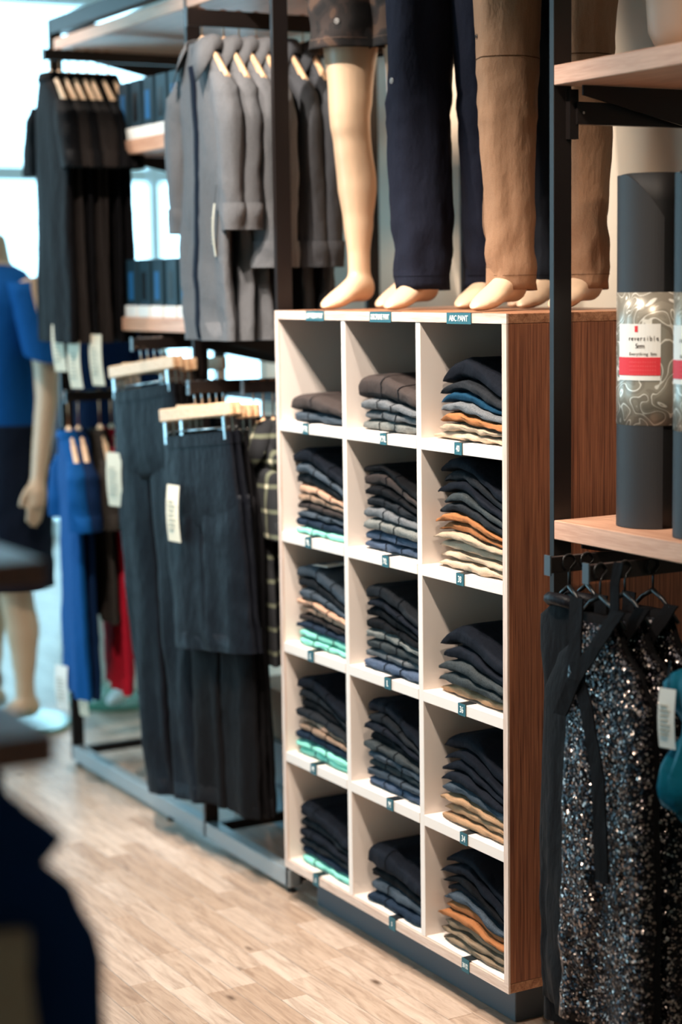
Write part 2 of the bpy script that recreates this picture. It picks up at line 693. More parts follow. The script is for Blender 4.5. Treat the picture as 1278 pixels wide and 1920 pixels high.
storefront('window_1', 'tall white framed shop window at the far end', 'y', 8.5, -5.5, 4.6, 1.7, 0.12, 3.5)
tag(box('daylight_block_wall', FLX0 - .12, FLX0, FLY0, 1.8, 0, H_CEIL, WALL), 'unseen wall added along the near half of the aisle side to block daylight', None, None, 'structure')  # unseen wall added to shorten the side window and raise contrast nearby
storefront('window_2', 'long white framed shop window along the aisle side', 'x', -5.5, 1.8, 8.5, 1.55, 0.3, 3.5)

# ================================================================== CUBBY UNIT
CW, CD = 1.0682, 0.56
Z0, Z1 = 0.10, 1.60
SH_B = [1.2866, 0.993, 0.6955, 0.3962]
ST = 0.026
TOPS = [z + ST for z in SH_B] + [0.125]
CEILZ = [1.578] + SH_B
DIV = [0.3604, 0.7089]
COLS = {1: (0.719, 1.0518), 2: (0.3704, 0.6989), 3: (0.0180, 0.3504)}
cub = thing('cubby_shelf', 'white fifteen-compartment cubby shelf with dark striped wood sides', 'shelf')
box('side_panel', 0.004, CD, 0, 0.0175, 0.1225, 1.578, ZEBRA, cub, 0.001)
box('side_panel', 0.004, CD, CW - .0175, CW, 0.1225, 1.578, ZEBRA, cub, 0.001)
tag(box('edge_strip', -0.001, 0.0038, 0.0002, 0.0173, 0.1225, 1.578, EDGE_V, cub), 'pale edge of the side panel')
tag(box('edge_strip', -0.001, 0.0038, CW - .0173, CW - .0002, 0.1225, 1.578, EDGE_V, cub), 'pale edge of the side panel')
tag(box('top_panel', 0.004, CD, 0, CW, 1.5785, 1.60, ZEBRA_T, cub, 0.001), 'brown striped wood top')
tag(box('edge_strip', -0.001, 0.0038, 0.0, CW, 1.5785, 1.6, EDGE, cub), 'pale oak edge of the top')
tag(box('bottom_panel', 0.004, CD, 0, CW, 0.10, 0.122, ZEBRA_T, cub, 0.001), 'brown striped wood base board')
tag(box('edge_strip', -0.001, 0.0038, 0.0, CW, 0.10, 0.122, EDGE, cub), 'pale oak edge of the base board')
for d in DIV:
    box('divider', 0.001, CD - .015, d - .0098, d + .0098, 0.1225, 1.578, WHITE, cub, 0.001)
for c, (a, b) in COLS.items():
    for z in SH_B:
        box('shelf_board', 0.0, CD - .015, a + .0003, b - .0003, z, z + ST, WHITE, cub, 0.001)
    box('cell_floor', 0.004, CD - .015, a, b, 0.1225, 0.1252, WHITE, cub)
# white linings of the outer walls
box('lining', 0.004, CD - .015, 0.0175, 0.0182, 0.126, 1.577, WHITE, cub)
box('lining', 0.004, CD - .015, CW - .0182, CW - .0175, 0.126, 1.577, WHITE, cub)
tag(box('back_panel', CD - .014, CD - .002, 0.018, CW - .018, 0.123, 1.577, DARKIN, cub), 'unseen back panel, dark to cut bounce light')
tag(box('plinth', 0.06, CD - .03, 0.062, CW - .068, 0, 0.10, PLINTH, cub, 0.002), 'blue-grey recessed plinth')


def shelf_tag(name, label, y, zf, text, wid, hgt, size, sx):
    """L-shaped slate clip on a shelf front; zf = top of the shelf edge"""
    t = thing(name, label, 'tag', (0, y, zf))
    m = MB().box(-0.0032, -0.0014, -wid / 2, wid / 2, -hgt, 0.0012)
    m.build('face', TAG, t)
    box('clip', -0.0014, 0.028, -wid / 2, wid / 2, 0.0002, 0.0012, plain('dark_slate_clip', '#10181c', 0.5), t)
    o = text_mesh('lettering', text, size, CHALK, t, (-0.0036, 0, -hgt / 2), FACE_MX, sx)
    o['label'] = 'white hand-lettered text'
    return t


# positions read along the front edge
for y, txt, wd, sx, what in ((0.845, 'COMMISSION PANT', 0.094, 0.52, 'first column from the clothes rack'),
                             (0.522, 'DISCIPLINE PANT', 0.098, 0.60, 'middle column'),
                             (0.182, 'ABC PANT', 0.098, 0.86, 'column next to the wood side')):
    shelf_tag('product_tag', 'teal product sign reading %s above the %s of cubbies' % (txt, what), y, 1.5995, txt, wd, 0.0235, 0.0185, sx)
SIZES = {1: ('XXL', 'XL', 'L', 'M', 'S'), 2: ('XXL', 'XL', 'L', 'M', 'S'), 3: ('40', '38', '36', '34', '30·32')}
TAGY = {1: 0.905, 2: 0.515, 3: 0.188}
COLN = {1: 'COMMISSION', 2: 'DISCIPLINE', 3: 'ABC'}
ROWN = ('top', 'second', 'third', 'fourth', 'bottom')
for c in COLS:
    for r_ in range(5):
        zt = TOPS[r_]
        y = TAGY[c] - 0.004 * r_
        shelf_tag('size_tag', 'small teal size tag %s on the %s shelf of the %s column' % (SIZES[c][r_], ROWN[r_], COLN[c]), y, zt, SIZES[c][r_], 0.030, 0.0262 if r_ < 4 else 0.030, 0.021 if r_ < 4 else 0.016, 0.72 if r_ < 4 else 0.62)

# ------------------------------------------------------------------ folded trousers
PC = {
    'cream': ('#bfa78f', 'cream'), 'beige': ('#a8937d', 'beige'), 'orange': ('#98623d', 'orange-tan'), 'khaki': ('#83705c', 'khaki'),
    'tan': ('#a58263', 'tan'), 'grey': ('#5d6063', 'mid grey'), 'teal': ('#10344a', 'deep blue'), 'charcoal': ('#1d2024', 'charcoal'),
    'navy': ('#11151d', 'navy'), 'black': ('#0d0e11', 'black'), 'olive': ('#33383a', 'dark olive-grey'), 'slate': ('#3d464f', 'slate grey'),
    'stone': ('#6d6f6c', 'heather grey'), 'denim': ('#475468', 'heather blue'), 'brown': ('#3a3331', 'brown-black'), 'taupe': ('#87705f', 'taupe'),
    'peach': ('#b58f78', 'pinkish taupe'), 'mint': ('#8fdcc6', 'mint green'), 'ink': ('#1e2a39', 'ink blue'),
}
for k, (h, _) in PC.items():
    fabric('trouser_cotton_' + k, h, 0.85, 0.38 if k in ('grey', 'stone', 'slate', 'denim', 'charcoal', 'olive', 'taupe') else 0.12, 520)
SEAM = fabric('dark_seam_thread', '#0b0d12', 0.9, 0.1)
ORD = ('first', 'second', 'third', 'fourth', 'fifth', 'sixth', 'seventh', 'eighth', 'ninth', 'tenth', 'eleventh', 'twelfth')
# per cell: (total height, colours bottom -> top with relative thickness, seams shown)
STACKS = {
    (3, 0): (0.165, [('cream', 1), ('beige', .9), ('orange', 1.1), ('grey', 1.1), ('teal', 1.0), ('charcoal', 1.3), ('navy', 2.3)], 0),
    (3, 1): (0.235, [('cream', 1), ('cream', 1), ('cream', 1.1), ('beige', 1), ('orange', 1), ('orange', 1), ('charcoal', 1.1), ('olive', 1.2), ('navy', 1.2), ('charcoal', 1.2), ('navy', 1.3)], 0),
    (3, 2): (0.145, [('tan', 1), ('olive', 1.1), ('olive', 1.2), ('navy', 1.2), ('navy', 1.8)], 0),
    (3, 3): (0.190, [('tan', .9), ('tan', 1), ('tan', 1), ('slate', 1.2), ('navy', 1.1), ('navy', 1.1), ('navy', 1.1), ('navy', 1.6)], 0),
    (3, 4): (0.205, [('khaki', .9), ('khaki', .9), ('khaki', 1), ('orange', 1), ('orange', 1.1), ('slate', 1), ('navy', 1), ('black', 1), ('navy', 1.1), ('navy', 1.3)], 0),
    (2, 0): (0.130, [('stone', 1), ('grey', 1), ('grey', 1.1), ('brown', 2.3)], 2),
    (2, 1): (0.205, [('denim', .9), ('denim', 1), ('stone', 1.2), ('grey', 1.1), ('charcoal', 1.1), ('black', 1), ('brown', 1.3), ('black', .8)], 2),
    (2, 2): (0.205, [('denim', 1), ('grey', 1), ('olive', 1.1), ('stone', 1), ('black', 1.1), ('black', 1.1), ('navy', .9), ('charcoal', 1.4)], 2),
    (2, 3): (0.215, [('denim', 1), ('slate', 1), ('olive', 1), ('slate', 1), ('olive', .9), ('black', 1), ('navy', 1), ('charcoal', 1), ('navy', 1.4)], 2),
    (2, 4): (0.140, [('ink', .8), ('slate', 1), ('black', 1), ('navy', 1.9)], 1),
    (1, 0): (0.066, [('slate', 1), ('brown', 1.5)], 1),
    (1, 1): (0.215, [('mint', .7), ('ink', .9), ('slate', .8), ('brown', .9), ('taupe', .8), ('peach', .9), ('charcoal', 1.1), ('slate', 1), ('navy', 1.5)], 2),
    (1, 2): (0.205, [('mint', .8), ('mint', .8), ('ink', .8), ('brown', .9), ('peach', .8), ('peach', .7), ('slate', 1), ('charcoal', 1), ('slate', 1.4)], 2),
    (1, 3): (0.205, [('mint', .8), ('mint', .9), ('ink', 1.2), ('taupe', .8), ('peach', .6), ('charcoal', 1), ('black', 1), ('charcoal', 1), ('navy', 1.5)], 2),
    (1, 4): (0.160, [('mint', .8), ('ink', .9), ('charcoal', 1), ('navy', 1), ('charcoal', 1.1), ('navy', 1.7)], 1),
}


def folded(name, label, group, ya, yb, xf, zb, zt, mat, seams, seed, taper):
    """one pair of trousers folded flat, fold edge to the front"""
    ny, ns = 26, 22
    depth = 0.33
    rings = []
    info = []
    for i in range(ny):
        t = i / (ny - 1)
        y = ya + (yb - ya) * t
        endt = min(t, 1 - t) * (yb - ya)
        rnd_end = min(1.0, (max(endt, 0.0005) / (0.050 if taper and t > .5 else 0.022))) ** (0.60 if taper and t > .5 else 0.45)
        th0 = (zt(y, seed) - zb(y, seed))
        th = th0 * ((0.12 + 0.88 * rnd_end) if taper else (0.35 + 0.65 * rnd_end)) * (1.0 + 0.10 * nz(y * 16, seed * 3.1))
        mid = (zt(y, seed) + zb(y, seed)) / 2 - th0 * 0.5 * (1 - rnd_end) * 0.5
        fx = xf + 0.008 * nz(y * 13, seed * 1.7, 3) + (1 - rnd_end) * 0.012
        ring = []
        for k in range(ns):
            a = 2 * PI * k / ns
            c, s = math.cos(a), math.sin(a)
            e = 2.6
            px = math.copysign(abs(c) ** (2 / 9.0 if c > 0 else 2 / 7.5), c)
            pz = math.copysign(abs(s) ** (2 / e), s)
            X = fx + depth / 2 - px * depth / 2
            dz = 0.0
            if c > 0.3:   # wrinkles along the fold edge
                dz = 0.0048 * nz(y * 30, seed * 2.3, s * 1.5)
            # crease in the middle of the fold: doubled cloth
            if c > 0.6 and abs(s) < 0.35:
                X += 0.0035 * (1 - abs(s) / 0.35)
            ring.append(Vector((X + 0.003 * nz(y * 28, s * 2, seed), y, mid + pz * th / 2 * 1.04 + dz)))
        rings.append(ring)
    t = thing(name, label, 'trousers', (xf + depth / 2, (ya + yb) / 2, zb((ya + yb) / 2, seed)), 0, group)
    off = Vector(t.location)
    m = MB().loft([[p - off for p in r] for r in rings])
    m.build('cloth', mat, t, True)
    if seams:
        sm = MB()
        rr = random.Random(seed * 7 + 1)
        base = rr.choice((0.60, 0.66, 0.7))
        for q in range(seams):
            yy = ya + (yb - ya) * (base - (0.26 if seams == 2 else 0.1) * q + rr.uniform(-.02, .02))
            j = (yy - ya) / (yb - ya) * (ny - 1)
            a, b = int(j), min(ny - 1, int(j) + 1)
            fr = j - int(j)
            ctr = [rings[a][k].lerp(rings[b][k], fr) for k in range(ns)]
            cc = sum(ctr, Vector()) / ns
            r1, r2 = [], []
            for p in ctr:
                d = Vector((p.x - cc.x, 0, p.z - cc.z))
                d = Vector((math.copysign(.0016, d.x), 0, math.copysign(.0014, d.z)))
                r1.append(p + d + Vector((0, -.0019, 0)) - off)
                r2.append(p + d + Vector((0, .0019, 0)) - off)
            sm.loft([r1, r2], False, False)
        o = sm.build('side_seam', SEAM, t, True)
        o['label'] = 'dark stitched side seam'
    return t


sid = 0
for (c, r_), (tot, layers, nseam) in STACKS.items():
    a, b = COLS[c]
    rel = sum(q for _, q in layers)
    z = 0.0
    far_gap = {1: 0.020, 2: 0.028, 3: 0.026}[c]
    rs = random.Random(c * 31 + r_)
    hump_y = b - far_gap - 0.28 * (b - a)
    wavA = 0.019 if c == 3 else 0.006
    for i, (cn, q) in enumerate(layers):
        th = tot * q / rel
        lo, hi = z, z + th
        base = TOPS[r_] + 0.0008

        def surf(level, base=base, tot=tot, hump_y=hump_y, wavA=wavA, c=c, a=a, b=b):
            def g(y, s, level=level):
                u = (y - hump_y) / (b - a)
                lift = level / tot
                un = max(0.0, min(1.0, (hump_y - y) / (hump_y - a))) ** 1.15
                h = level * (1 - (.24 if c == 3 else .30) * un * min(1.0, lift * 1.3)) + wavA * lift * (math.exp(-(u / 0.33) ** 2) * 2.0 - 0.9) * (level > 0.001)
                if c == 3:
                    h += 0.016 * lift * nz(y * 9 + level * 8, c * 3.3) * (level > .001)
                else:
                    h += 0.007 * lift * nz(y * 8 + level * 9, c * 5.1) * (level > .001)
                return base + max(h, 0.0)
            return g
        zb, zt = surf(lo), surf(hi)
        last = i == len(layers) - 1
        yb_ = b - far_gap + (rs.uniform(-.014, .010) if c < 3 else rs.uniform(-.018, .016)) + (0.006 if last else 0)
        ya_ = a + 0.008 + rs.uniform(0, .010)
        xf = 0.016 + rs.uniform(-.006, .010) + 0.02 * (i / len(layers)) ** 2 * (1 if c == 3 else .5)
        label = '%s folded trousers, %s from the bottom in the %s cubby of the %s column' % (PC[cn][1], ORD[i], ROWN[r_], COLN[c])
        folded('folded_trousers', label, 'folded trousers in the cubby shelf', ya_, yb_, xf, zb, zt, MATS['trouser_cotton_' + cn], nseam, sid, c == 3)
        sid += 1
        z += th
# white price card lying on a stack (third shelf, first column)
pcard = thing('price_card', 'white price card lying on the trouser stack behind the L tag', 'card', (0.085, 0.93, TOPS[2] + 0.2165), 0.2)
MB().box(-.045, .045, -.03, .03, 0, .0012).build('card', WHITEP, pcard)
box('printed_block', -.03, .02, -.02, .012, .0012, .0016, PRINT, pcard)

# ================================================================== RACKS
YA, YB, YC, YD = 2.762, 1.668, 1.135, -0.105
RX0, RX1 = 0.035, 0.62
RTOP = 2.56


def rack(name, label, posts, y_lo, y_hi, rail=True):
    t = thing(name, label, 'clothes rack', (0, 0, 0))
    for y in posts:
        for xx in (RX0, RX1):
            box('post', xx, xx + 0.045, y - 0.016, y, 0.02 if rail else 0.0, RTOP, STEEL, t, 0.001)
    for xx in (RX0, RX1):
        if rail:
            o = box('base_rail', xx, xx + .036, y_lo - .02, y_hi + .004, 0.018, 0.068, STEEL_L if xx == RX0 else STEEL, t, 0.002)
            for yy in (y_lo + .0, (y_lo + y_hi) / 2, y_hi - .03):
                MB().tube([(xx + .018, yy, 0), (xx + .018, yy, .006), (xx + .018, yy, .0061), (xx + .018, yy, .02)], [.014, .014, .006, .006], 12).build('levelling_foot', BLACKP, t)
        box('top_rail', xx, xx + .04, y_lo - .016, y_hi, RTOP - .05, RTOP, STEEL, t, 0.001)
    for y in posts:
        box('cross_rail', RX0 + .045, RX1, y - .016, y, RTOP - .045, RTOP - .005, STEEL, t)
        box('cross_rail', RX0 + .045, RX1, y - .016, y, 0.03 if rail else 0.2, 0.06 if rail else 0.23, STEEL, t)
    return t


rackA = rack('clothes_rack', 'long dark steel clothes rack running back from the cubby shelf', (YA, YB, YC), YC, YA)
rackD = rack('clothes_rack', 'dark steel rack upright bay holding yoga mats right of the cubby shelf', (YD, -1.25), -1.25, YD, False)


def arm(parent, y, zt, x0=-0.085, h=0.033, label=None):
    """flat face-out bar with square end plate, hung off the back frame"""
    o = MB().bbox(x0, RX1, y - .006, y + .006, zt - h, zt, .001).build('face_out_bar', STEEL, parent)
    box('end_plate', x0 - .004, x0, y - .010, y + .010, zt - h - .004, zt + .004, plain('grey_end_plate', '#4b5156', .45, .4), o)
    return o


arm(rackA, 2.40, 2.415, -0.115)
arm(rackA, 1.40, 2.410, -0.080, 0.045)
arm(rackA, 1.84, 1.514, -0.078)
arm(rackA, 1.41, 1.405, -0.095)
arm(rackA, 2.45, 1.33, -0.06)
arm(rackA, 1.295, 1.405, 0.015)
arm(rackD, -0.255, 1.117, -0.075)
arm(rackD, -0.382, 1.117, -0.075)
# rear bars that carry the arms
for y0, y1, z in ((YB, YA, 2.40), (YC, YB, 2.39), (YB, YA, 1.50), (YC, YB, 1.39), (YB, YA, 1.31)):
    box('rear_bar', RX1 - .012, RX1, y0, y1 - .016, z - .035, z + .01, STEEL, rackA)
box('rear_bar', RX1 - .012, RX1, -1.25, YD - .016, 1.075, 1.125, STEEL, rackD)


def shelf_board(label, y0, y1, z0, z1, x0, x1, mat, brk_parent):
    t = thing('shelf_board', label, 'shelf', (0, 0, 0))
    box('board', x0, x1, y0, y1, z0, z1, mat, t, 0.0015)
    for yy in (y0 + .03, y1 - .03):
        # triangular steel bracket
        v = [(x0 + .05, yy - .002, z0 - .0005), (x1, yy - .002, z0 - .0005), (x1, yy - .002, z0 - .12), (x1 - .05, yy - .002, z0 - .12), (x0 + .05, yy - .002, z0 - .02)]
        v2 = [(p[0], yy + .002, p[2]) for p in v]
        n = len(v)
        f = [tuple(range(n)), tuple(range(2 * n - 1, n - 1, -1))] + [(i, (i + 1) % n, n + (i + 1) % n, n + i) for i in range(n)]
        MB().raw(v + v2, f).build('bracket', STEEL, t)
    return t


shelf_board('long pale oak top shelf over the clothes rack', YC + .002, YA - .05, 2.452, 2.490, RX0 + .002, RX1 - .012, OAK, rackA)
shelf_board('upper oak shelf of small boxed goods between the rack posts', YB + .002, 2.229, 2.072, 2.115, RX0 + .003, RX1 - .012, OAK, rackA)
shelf_board('lower oak shelf of small boxed goods above the hanging trousers', YB + .002, 2.21, 1.530, 1.572, RX0 + .003, RX1 - .014, OAK, rackA)
shelf_board('upper oak shelf on the right rack above the yoga mats', -1.22, YD - .02, 2.062, 2.102, RX0 - .003, RX1 - .012, OAK, rackD)
shelf_board('oak shelf on the right rack that the yoga mats stand on', -1.22, YD - .02, 1.130, 1.170, RX0 - .003, RX1 - .014, OAK, rackD)
# heavier support arm seen under the upper right shelf
sup = MB().box(RX0 + .045, RX1, YD - .036, YD - .018, 1.985, 2.03)
sup.build('support_arm', STEEL, rackD)
o = MB().box(RX0 + .03, RX0 + .052, YD - .03, YD - .016, 1.955, 2.055).build('arm_plate', STEEL, rackD)
MB().tube([(RX0 + .06, YD - .037, 2.008), (RX0 + .06, YD - .0365, 2.008)], .003, 8).build('bolt', CHROME, o)

# small boxed goods
BOXD = plain('dark_blue_carton', '#16303c', 0.5)
BOXB = plain('blue_carton_print', '#1f5f8f', 0.5)
for zsh, row, ys in ((2.115, 'upper', (2.165, 2.07, 1.975, 1.88, 1.785)), (1.572, 'lower', (2.14, 2.04, 1.94, 1.84, 1.74))):
    for i, y in enumerate(ys):
        t = thing('boxed_underwear', 'dark blue carton, %s from the far end of the %s shelf between rack posts' % (ORD[i], row), 'box', (0.045, y, zsh), 0, 'small cartons on the rack shelves')
        box('tray', 0, .16, -.043, .043, 0.0005, .036, WHITEP, t, .002)
        sl = box('carton', 0.006, .154, -.038, .038, 0.036, .178, BOXD, t, .002)
        box('window_print', 0.0045, .0062, -.014, .018, .055, .14, BOXB if (i % 2 == 0) else BLACKP, sl)


# ------------------------------------------------------------------ hangers
def hook(parent, x, zneck, mat=BRASS, r=.0024):
    """question-mark hook: hangs over the bar at local z=0 and runs to the neck"""
    pts = []
    R_ = .016
    for k in range(11):
        a = math.radians(-60 + k * 24)
        pts.append((x, -R_ * math.cos(a) * 1.0, -.0135 + R_ * math.sin(a)))
    pts2 = [(x, p[1], p[2]) for p in pts]
    end = pts2[-1]
    pts2 += [(x, end[1] * .3 + 0.0, end[2] - .012), (x, 0, end[2] - .02), (x, 0, zneck)]
    return MB().tube(pts2, r, 6).build('hook', mat, parent, True)


def wood_hanger(label, loc, rz, group, half=.19, drop=.115, zneck=-.075):
    t = thing('wooden_hanger', label, 'hanger', loc, rz, group)
    hook(t, 0, zneck)
    for s in (-1, 1):
        rings = []
        for k in range(9):
            u = k / 8
            xx = s * half * u
            zz = zneck - .004 - drop * (u ** 1.25)
            hh = .019 * (1 - .35 * u)
            rings.append([(xx, -.008, zz - hh), (xx, .008, zz - hh), (xx, .008, zz + hh * .6), (xx, 0.0, zz + hh), (xx, -.008, zz + hh * .6)])
        MB().loft(rings).build('shoulder_arm', HANGW, t, False)
    return t


def clip_hanger(label, loc, rz, tilt, group, half=.19, zbar=-.085):
    t = thing('clip_hanger', label, 'hanger', loc, rz, group)
    t.rotation_euler = (0, tilt, rz)
    hook(t, 0, zbar + .015, CHROME)
    MB().bbox(-half, half, -.007, .007, zbar - .018, zbar + .018, .003).build('wooden_bar', HANGW, t)
    MB().tube([(-half + .02, 0, zbar - .05), (half - .02, 0, zbar - .05)], .0025, 6).build('rod', CHROME, t, True)
    for xx in (-half + .035, half - .035):
        MB().bbox(xx - .009, xx + .009, -.011, .011, zbar - .085, zbar - .0185, .003).build('clip', CHROME, t)
    return t


# ------------------------------------------------------------------ hanging clothes (local: x = width, -y = front, z = 0 at the bar)
def cloth_fn(seed, amp, z0, z1, kx=46):
    def fn(p, t, z):
        v = max(0.0, min(1.0, (z0 - z) / (z0 - z1)))
        A = amp * (0.25 + v)
        d = A * (.75 * math.sin(p.x * kx + seed * 1.3 + 2.6 * nz(z * 2.2, seed)) + 1.1 * nz(p.x * 30, z * 4, seed * 1.9) + .5 * nz(p.x * 14 + z * 22, z * 9, seed))
        e = .35 * A * nz(p.x * 14 + 5, z * 7, seed + (3 if p.y > 0 else 0))
        return p + Vector((.6 * A * nz(z * 9, seed * 2.1, t), d + e, 0))
    return fn


def hemmed(rings, up=.05):
    """crisp open hem: the cloth turns in and runs back up inside"""
    last = rings[-1]
    n = len(last)
    c = sum(last, Vector()) / n
    out = list(rings[:-1]) + [[p + Vector((0, 0, .0012)) for p in last], last]
    for q, dz in ((.975, .0), (.965, .0012), (.94, up)):
        out.append([Vector((c.x + (p.x - c.x) * q, c.y + (p.y - c.y) * q * (q if q < .96 else 1), p.z + dz)) for p in last])
    return out


def levels(z0, z1, n):
    return [z0 + (z1 - z0) * i / (n - 1) for i in range(n)]


def shirt(label, loc, rz, mat, seed, length=.80, sleeve='short', hw=.215, ht=.030, group=None, collar=False, rolled=False, tagc=None, drop=0.0, amp=.007, name='hanging_shirt', trim=None):
    t = thing(name, label, 'shirt' if name != 'hanging_tee' else 't-shirt', loc, rz, group)
    zt = -.082 - drop
    zh = zt - length
    tab = [(zt, .052, .030), (zt - .015, .066, .034), (zt - .05, .108, .032), (zt - .09, .148, .029), (zt - .13, hw - .010, .027), (zt - .16, hw, .026), (zt - .24, hw - .010, ht), (zh, hw + .004, ht * 1.15)]
    fn = cloth_fn(seed, amp, zt - .1, zh)
    rings = []
    for z in levels(zt, zt - .16, 10)[:-1] + levels(zt - .16, zh, 26):
        a, b = lerp_table(tab, z)
        rings.append(sring(0, 0, z, a, b, 36, 2.6, fn if z < zt - .1 else None))
    MB().loft(hemmed(rings), False, True).build('torso', mat, t, True)
    long = sleeve == 'long'
    for s in (-1, 1):
        zs0 = zt - .088
        zs1 = zt - (.60 if long else .30)
        if rolled:
            zs1 = zt - .50
        stab = ([(zs0, s * (hw - .05), .030, .024), (zs0 - .05, s * (hw - .015), .056, .036), (zs0 - .13, s * (hw + .010), .060, .036), (zs1, s * (hw + (.012 if long else .030)), .048 if long else .066, .034)])
        rg = []
        f2 = cloth_fn(seed + 5 * s, amp * .9, zs0, zs1, 30)
        for z in levels(zs0, zs1, 20):
            cx, a, b = lerp_table(stab, z)
            rg.append(sring(cx, -.004, z, a, b, 22, 2.2, f2 if z < zs0 - .04 else None))
        so = MB().loft(hemmed(rg), True, True).build('sleeve', mat, t, True)
        # cuff / hem band
        cx, a, b = stab[-1][1:]
        if rolled or long:
            cr = [sring(cx, -.004, zs1 + .065 - .07 * k / 5, a + (.006 if rolled else .003) + .004 * math.sin(k), b + .006, 22, 2.2, f2) for k in range(6)]
            MB().loft(cr, False, False).build('cuff', mat, so, True)
    if collar:
        cm = MB()
        for s in (-1, 1):
            # stand-and-fall collar leaf
            n_ = 9
            top, low = [], []
            for k in range(n_):
                u = k / (n_ - 1)
                ang = PI * (0.5 + u * .5) if s < 0 else PI * (.5 - u * .5)
                xx, yy = .066 * math.cos(ang), .042 * math.sin(ang)
                # u=0 at back, u=1 at side -> continue to front
                top.append(Vector((xx, yy, zt + .020)))
                low.append(Vector((xx * 1.35, yy * 1.4 + .004, zt - .022)))
            tip_top = Vector((s * .018, -.042, zt - .012))
            tip_low = Vector((s * .092, -.058, zt - .112))
            mid_top = Vector((s * .056, -.026, zt + .010))
            mid_low = Vector((s * .118, -.034, zt - .066))
            top += [mid_top, tip_top]
            low += [mid_low, tip_low]
            rows = [[(p.x, p.y, p.z) for p in top], [((p.x + q.x) / 2 * 1.06, (p.y + q.y) / 2 * 1.06, (p.z + q.z) / 2 + .004) for p, q in zip(top, low)], [(p.x, p.y, p.z) for p in low]]
            v = rows[0] + rows[1] + rows[2]
            nn = len(top)
            f = []
            for i in range(2):
                for k in range(nn - 1):
                    f.append((i * nn + k, i * nn + k + 1, (i + 1) * nn + k + 1, (i + 1) * nn + k))
            cm.raw(v, f)
        co = cm.build('collar', mat, t, True)
        sol = co.modifiers.new('thick', 'SOLIDIFY')
        sol.thickness = .003
        # button placket
        pr = []
        for z in levels(zt - .06, zh + .004, 18):
            a, b = lerp_table(tab, z)
            p = Vector((0, -b - .002, z))
            p = fn(p, -PI / 2, z) if z < zt - .1 else p
            pr.append([(p.x - .017, p.y + .004, z), (p.x + .017, p.y + .004, z), (p.x + .017, p.y - .003, z), (p.x - .017, p.y - .003, z)])
        po = MB().loft(pr).build('placket', trim or mat, t, True)
    else:
        nb = [sring(0, -.004, zt + .008 - .012 * k, .060 + .004 * k, .031 + .003 * k, 24, 2.2) for k in range(3)]
        MB().loft(nb, False, False).build('neckband', trim or mat, t, True)
    return t, zh


def hang_trousers(label, loc, rz, tilt, mat, seed, length=1.16, hw=.185, ht=.030, group=None, name='hanging_trousers', cat='trousers', leg_hw=.088, amp=.008):
    t = thing(name, label, cat, loc, rz, group)
    t.rotation_euler = (0, tilt, rz)
    zt = -.150
    zc = zt - .27
    zh = zt - length
    fn = cloth_fn(seed, amp, zt - .05, zh, 50)
    rg = []
    for z in levels(zt, zc, 12):
        k = (zt - z) / (zt - zc)
        rg.append(sring(0, 0, z, hw + .022 * k, ht * (.75 + .45 * k) * (1 if k < .6 else 1 - .55 * ((k - .6) / .4) ** 2), 36, 2.8, fn if k > .1 else None))
    MB().loft(rg).build('hip_panel', mat, t, True)
    for s in (-1, 1):
        rl = []
        f2 = fn
        for z in levels(zc + .10, zh, 30):
            k = (zc + .10 - z) / (zc + .10 - zh)
            a = (hw + .020) / 2 + (leg_hw - (hw + .02) / 2) * k
            rl.append(sring(s * ((hw + .02) / 2 + .004) * (1 - .08 * k), 0, z, a, ht * (.55 + .6 * min(1, k * 5)), 24, 2.5, f2))
        MB().loft(hemmed(rl)).build('leg', mat, t, True)
    wb = [sring(0, 0, zt + .004 - .034 * k / 3, hw + .004, ht * .75 + .004, 36, 2.8) for k in range(4)]
    MB().loft(wb, False, False).build('waistband', mat, t, True)
    return t


def hang_tag(label, loc, rz, h=.145, wd=.055, tilt=0.0, thread=.04, mat=PAPER):
    t = thing('swing_tag', label, 'tag', loc, rz)
    t.rotation_euler = (tilt, 0, rz)
    n = 7
    v, f = [], []
    for i in range(n):
        u = i / (n - 1)
        bend = .006 * math.sin(u * PI)
        for xx in (-wd / 2, wd / 2):
            v.append((xx, -bend, -u * h))
            v.append((xx, -bend + .0012, -u * h))
    for i in range(n - 1):
        a = i * 4
        f += [(a, a + 2, a + 6, a + 4), (a + 1, a + 5, a + 7, a + 3), (a, a + 4, a + 5, a + 1), (a + 2, a + 3, a + 7, a + 6)]
    f += [(0, 1, 3, 2), ((n - 1) * 4, (n - 1) * 4 + 2, (n - 1) * 4 + 3, (n - 1) * 4 + 1)]
    MB().raw(v, f).build('card', mat, t)
    pm = MB()
    for k in range(7):
        zz = -h * (.28 + .08 * k)
        pm.box(-wd * .32, wd * (.1 + .2 * ((k * 37) % 10) / 10), -.0085, -.0062, zz - .0015, zz + .0015)
    pm.build('print_lines', PRINT, t)
    if thread:
        MB().tube([(0, .0006, -.004), (0, .004, thread * .5), (0, .008, thread)], .0009, 5).build('thread', BLACKP, t)
    return t


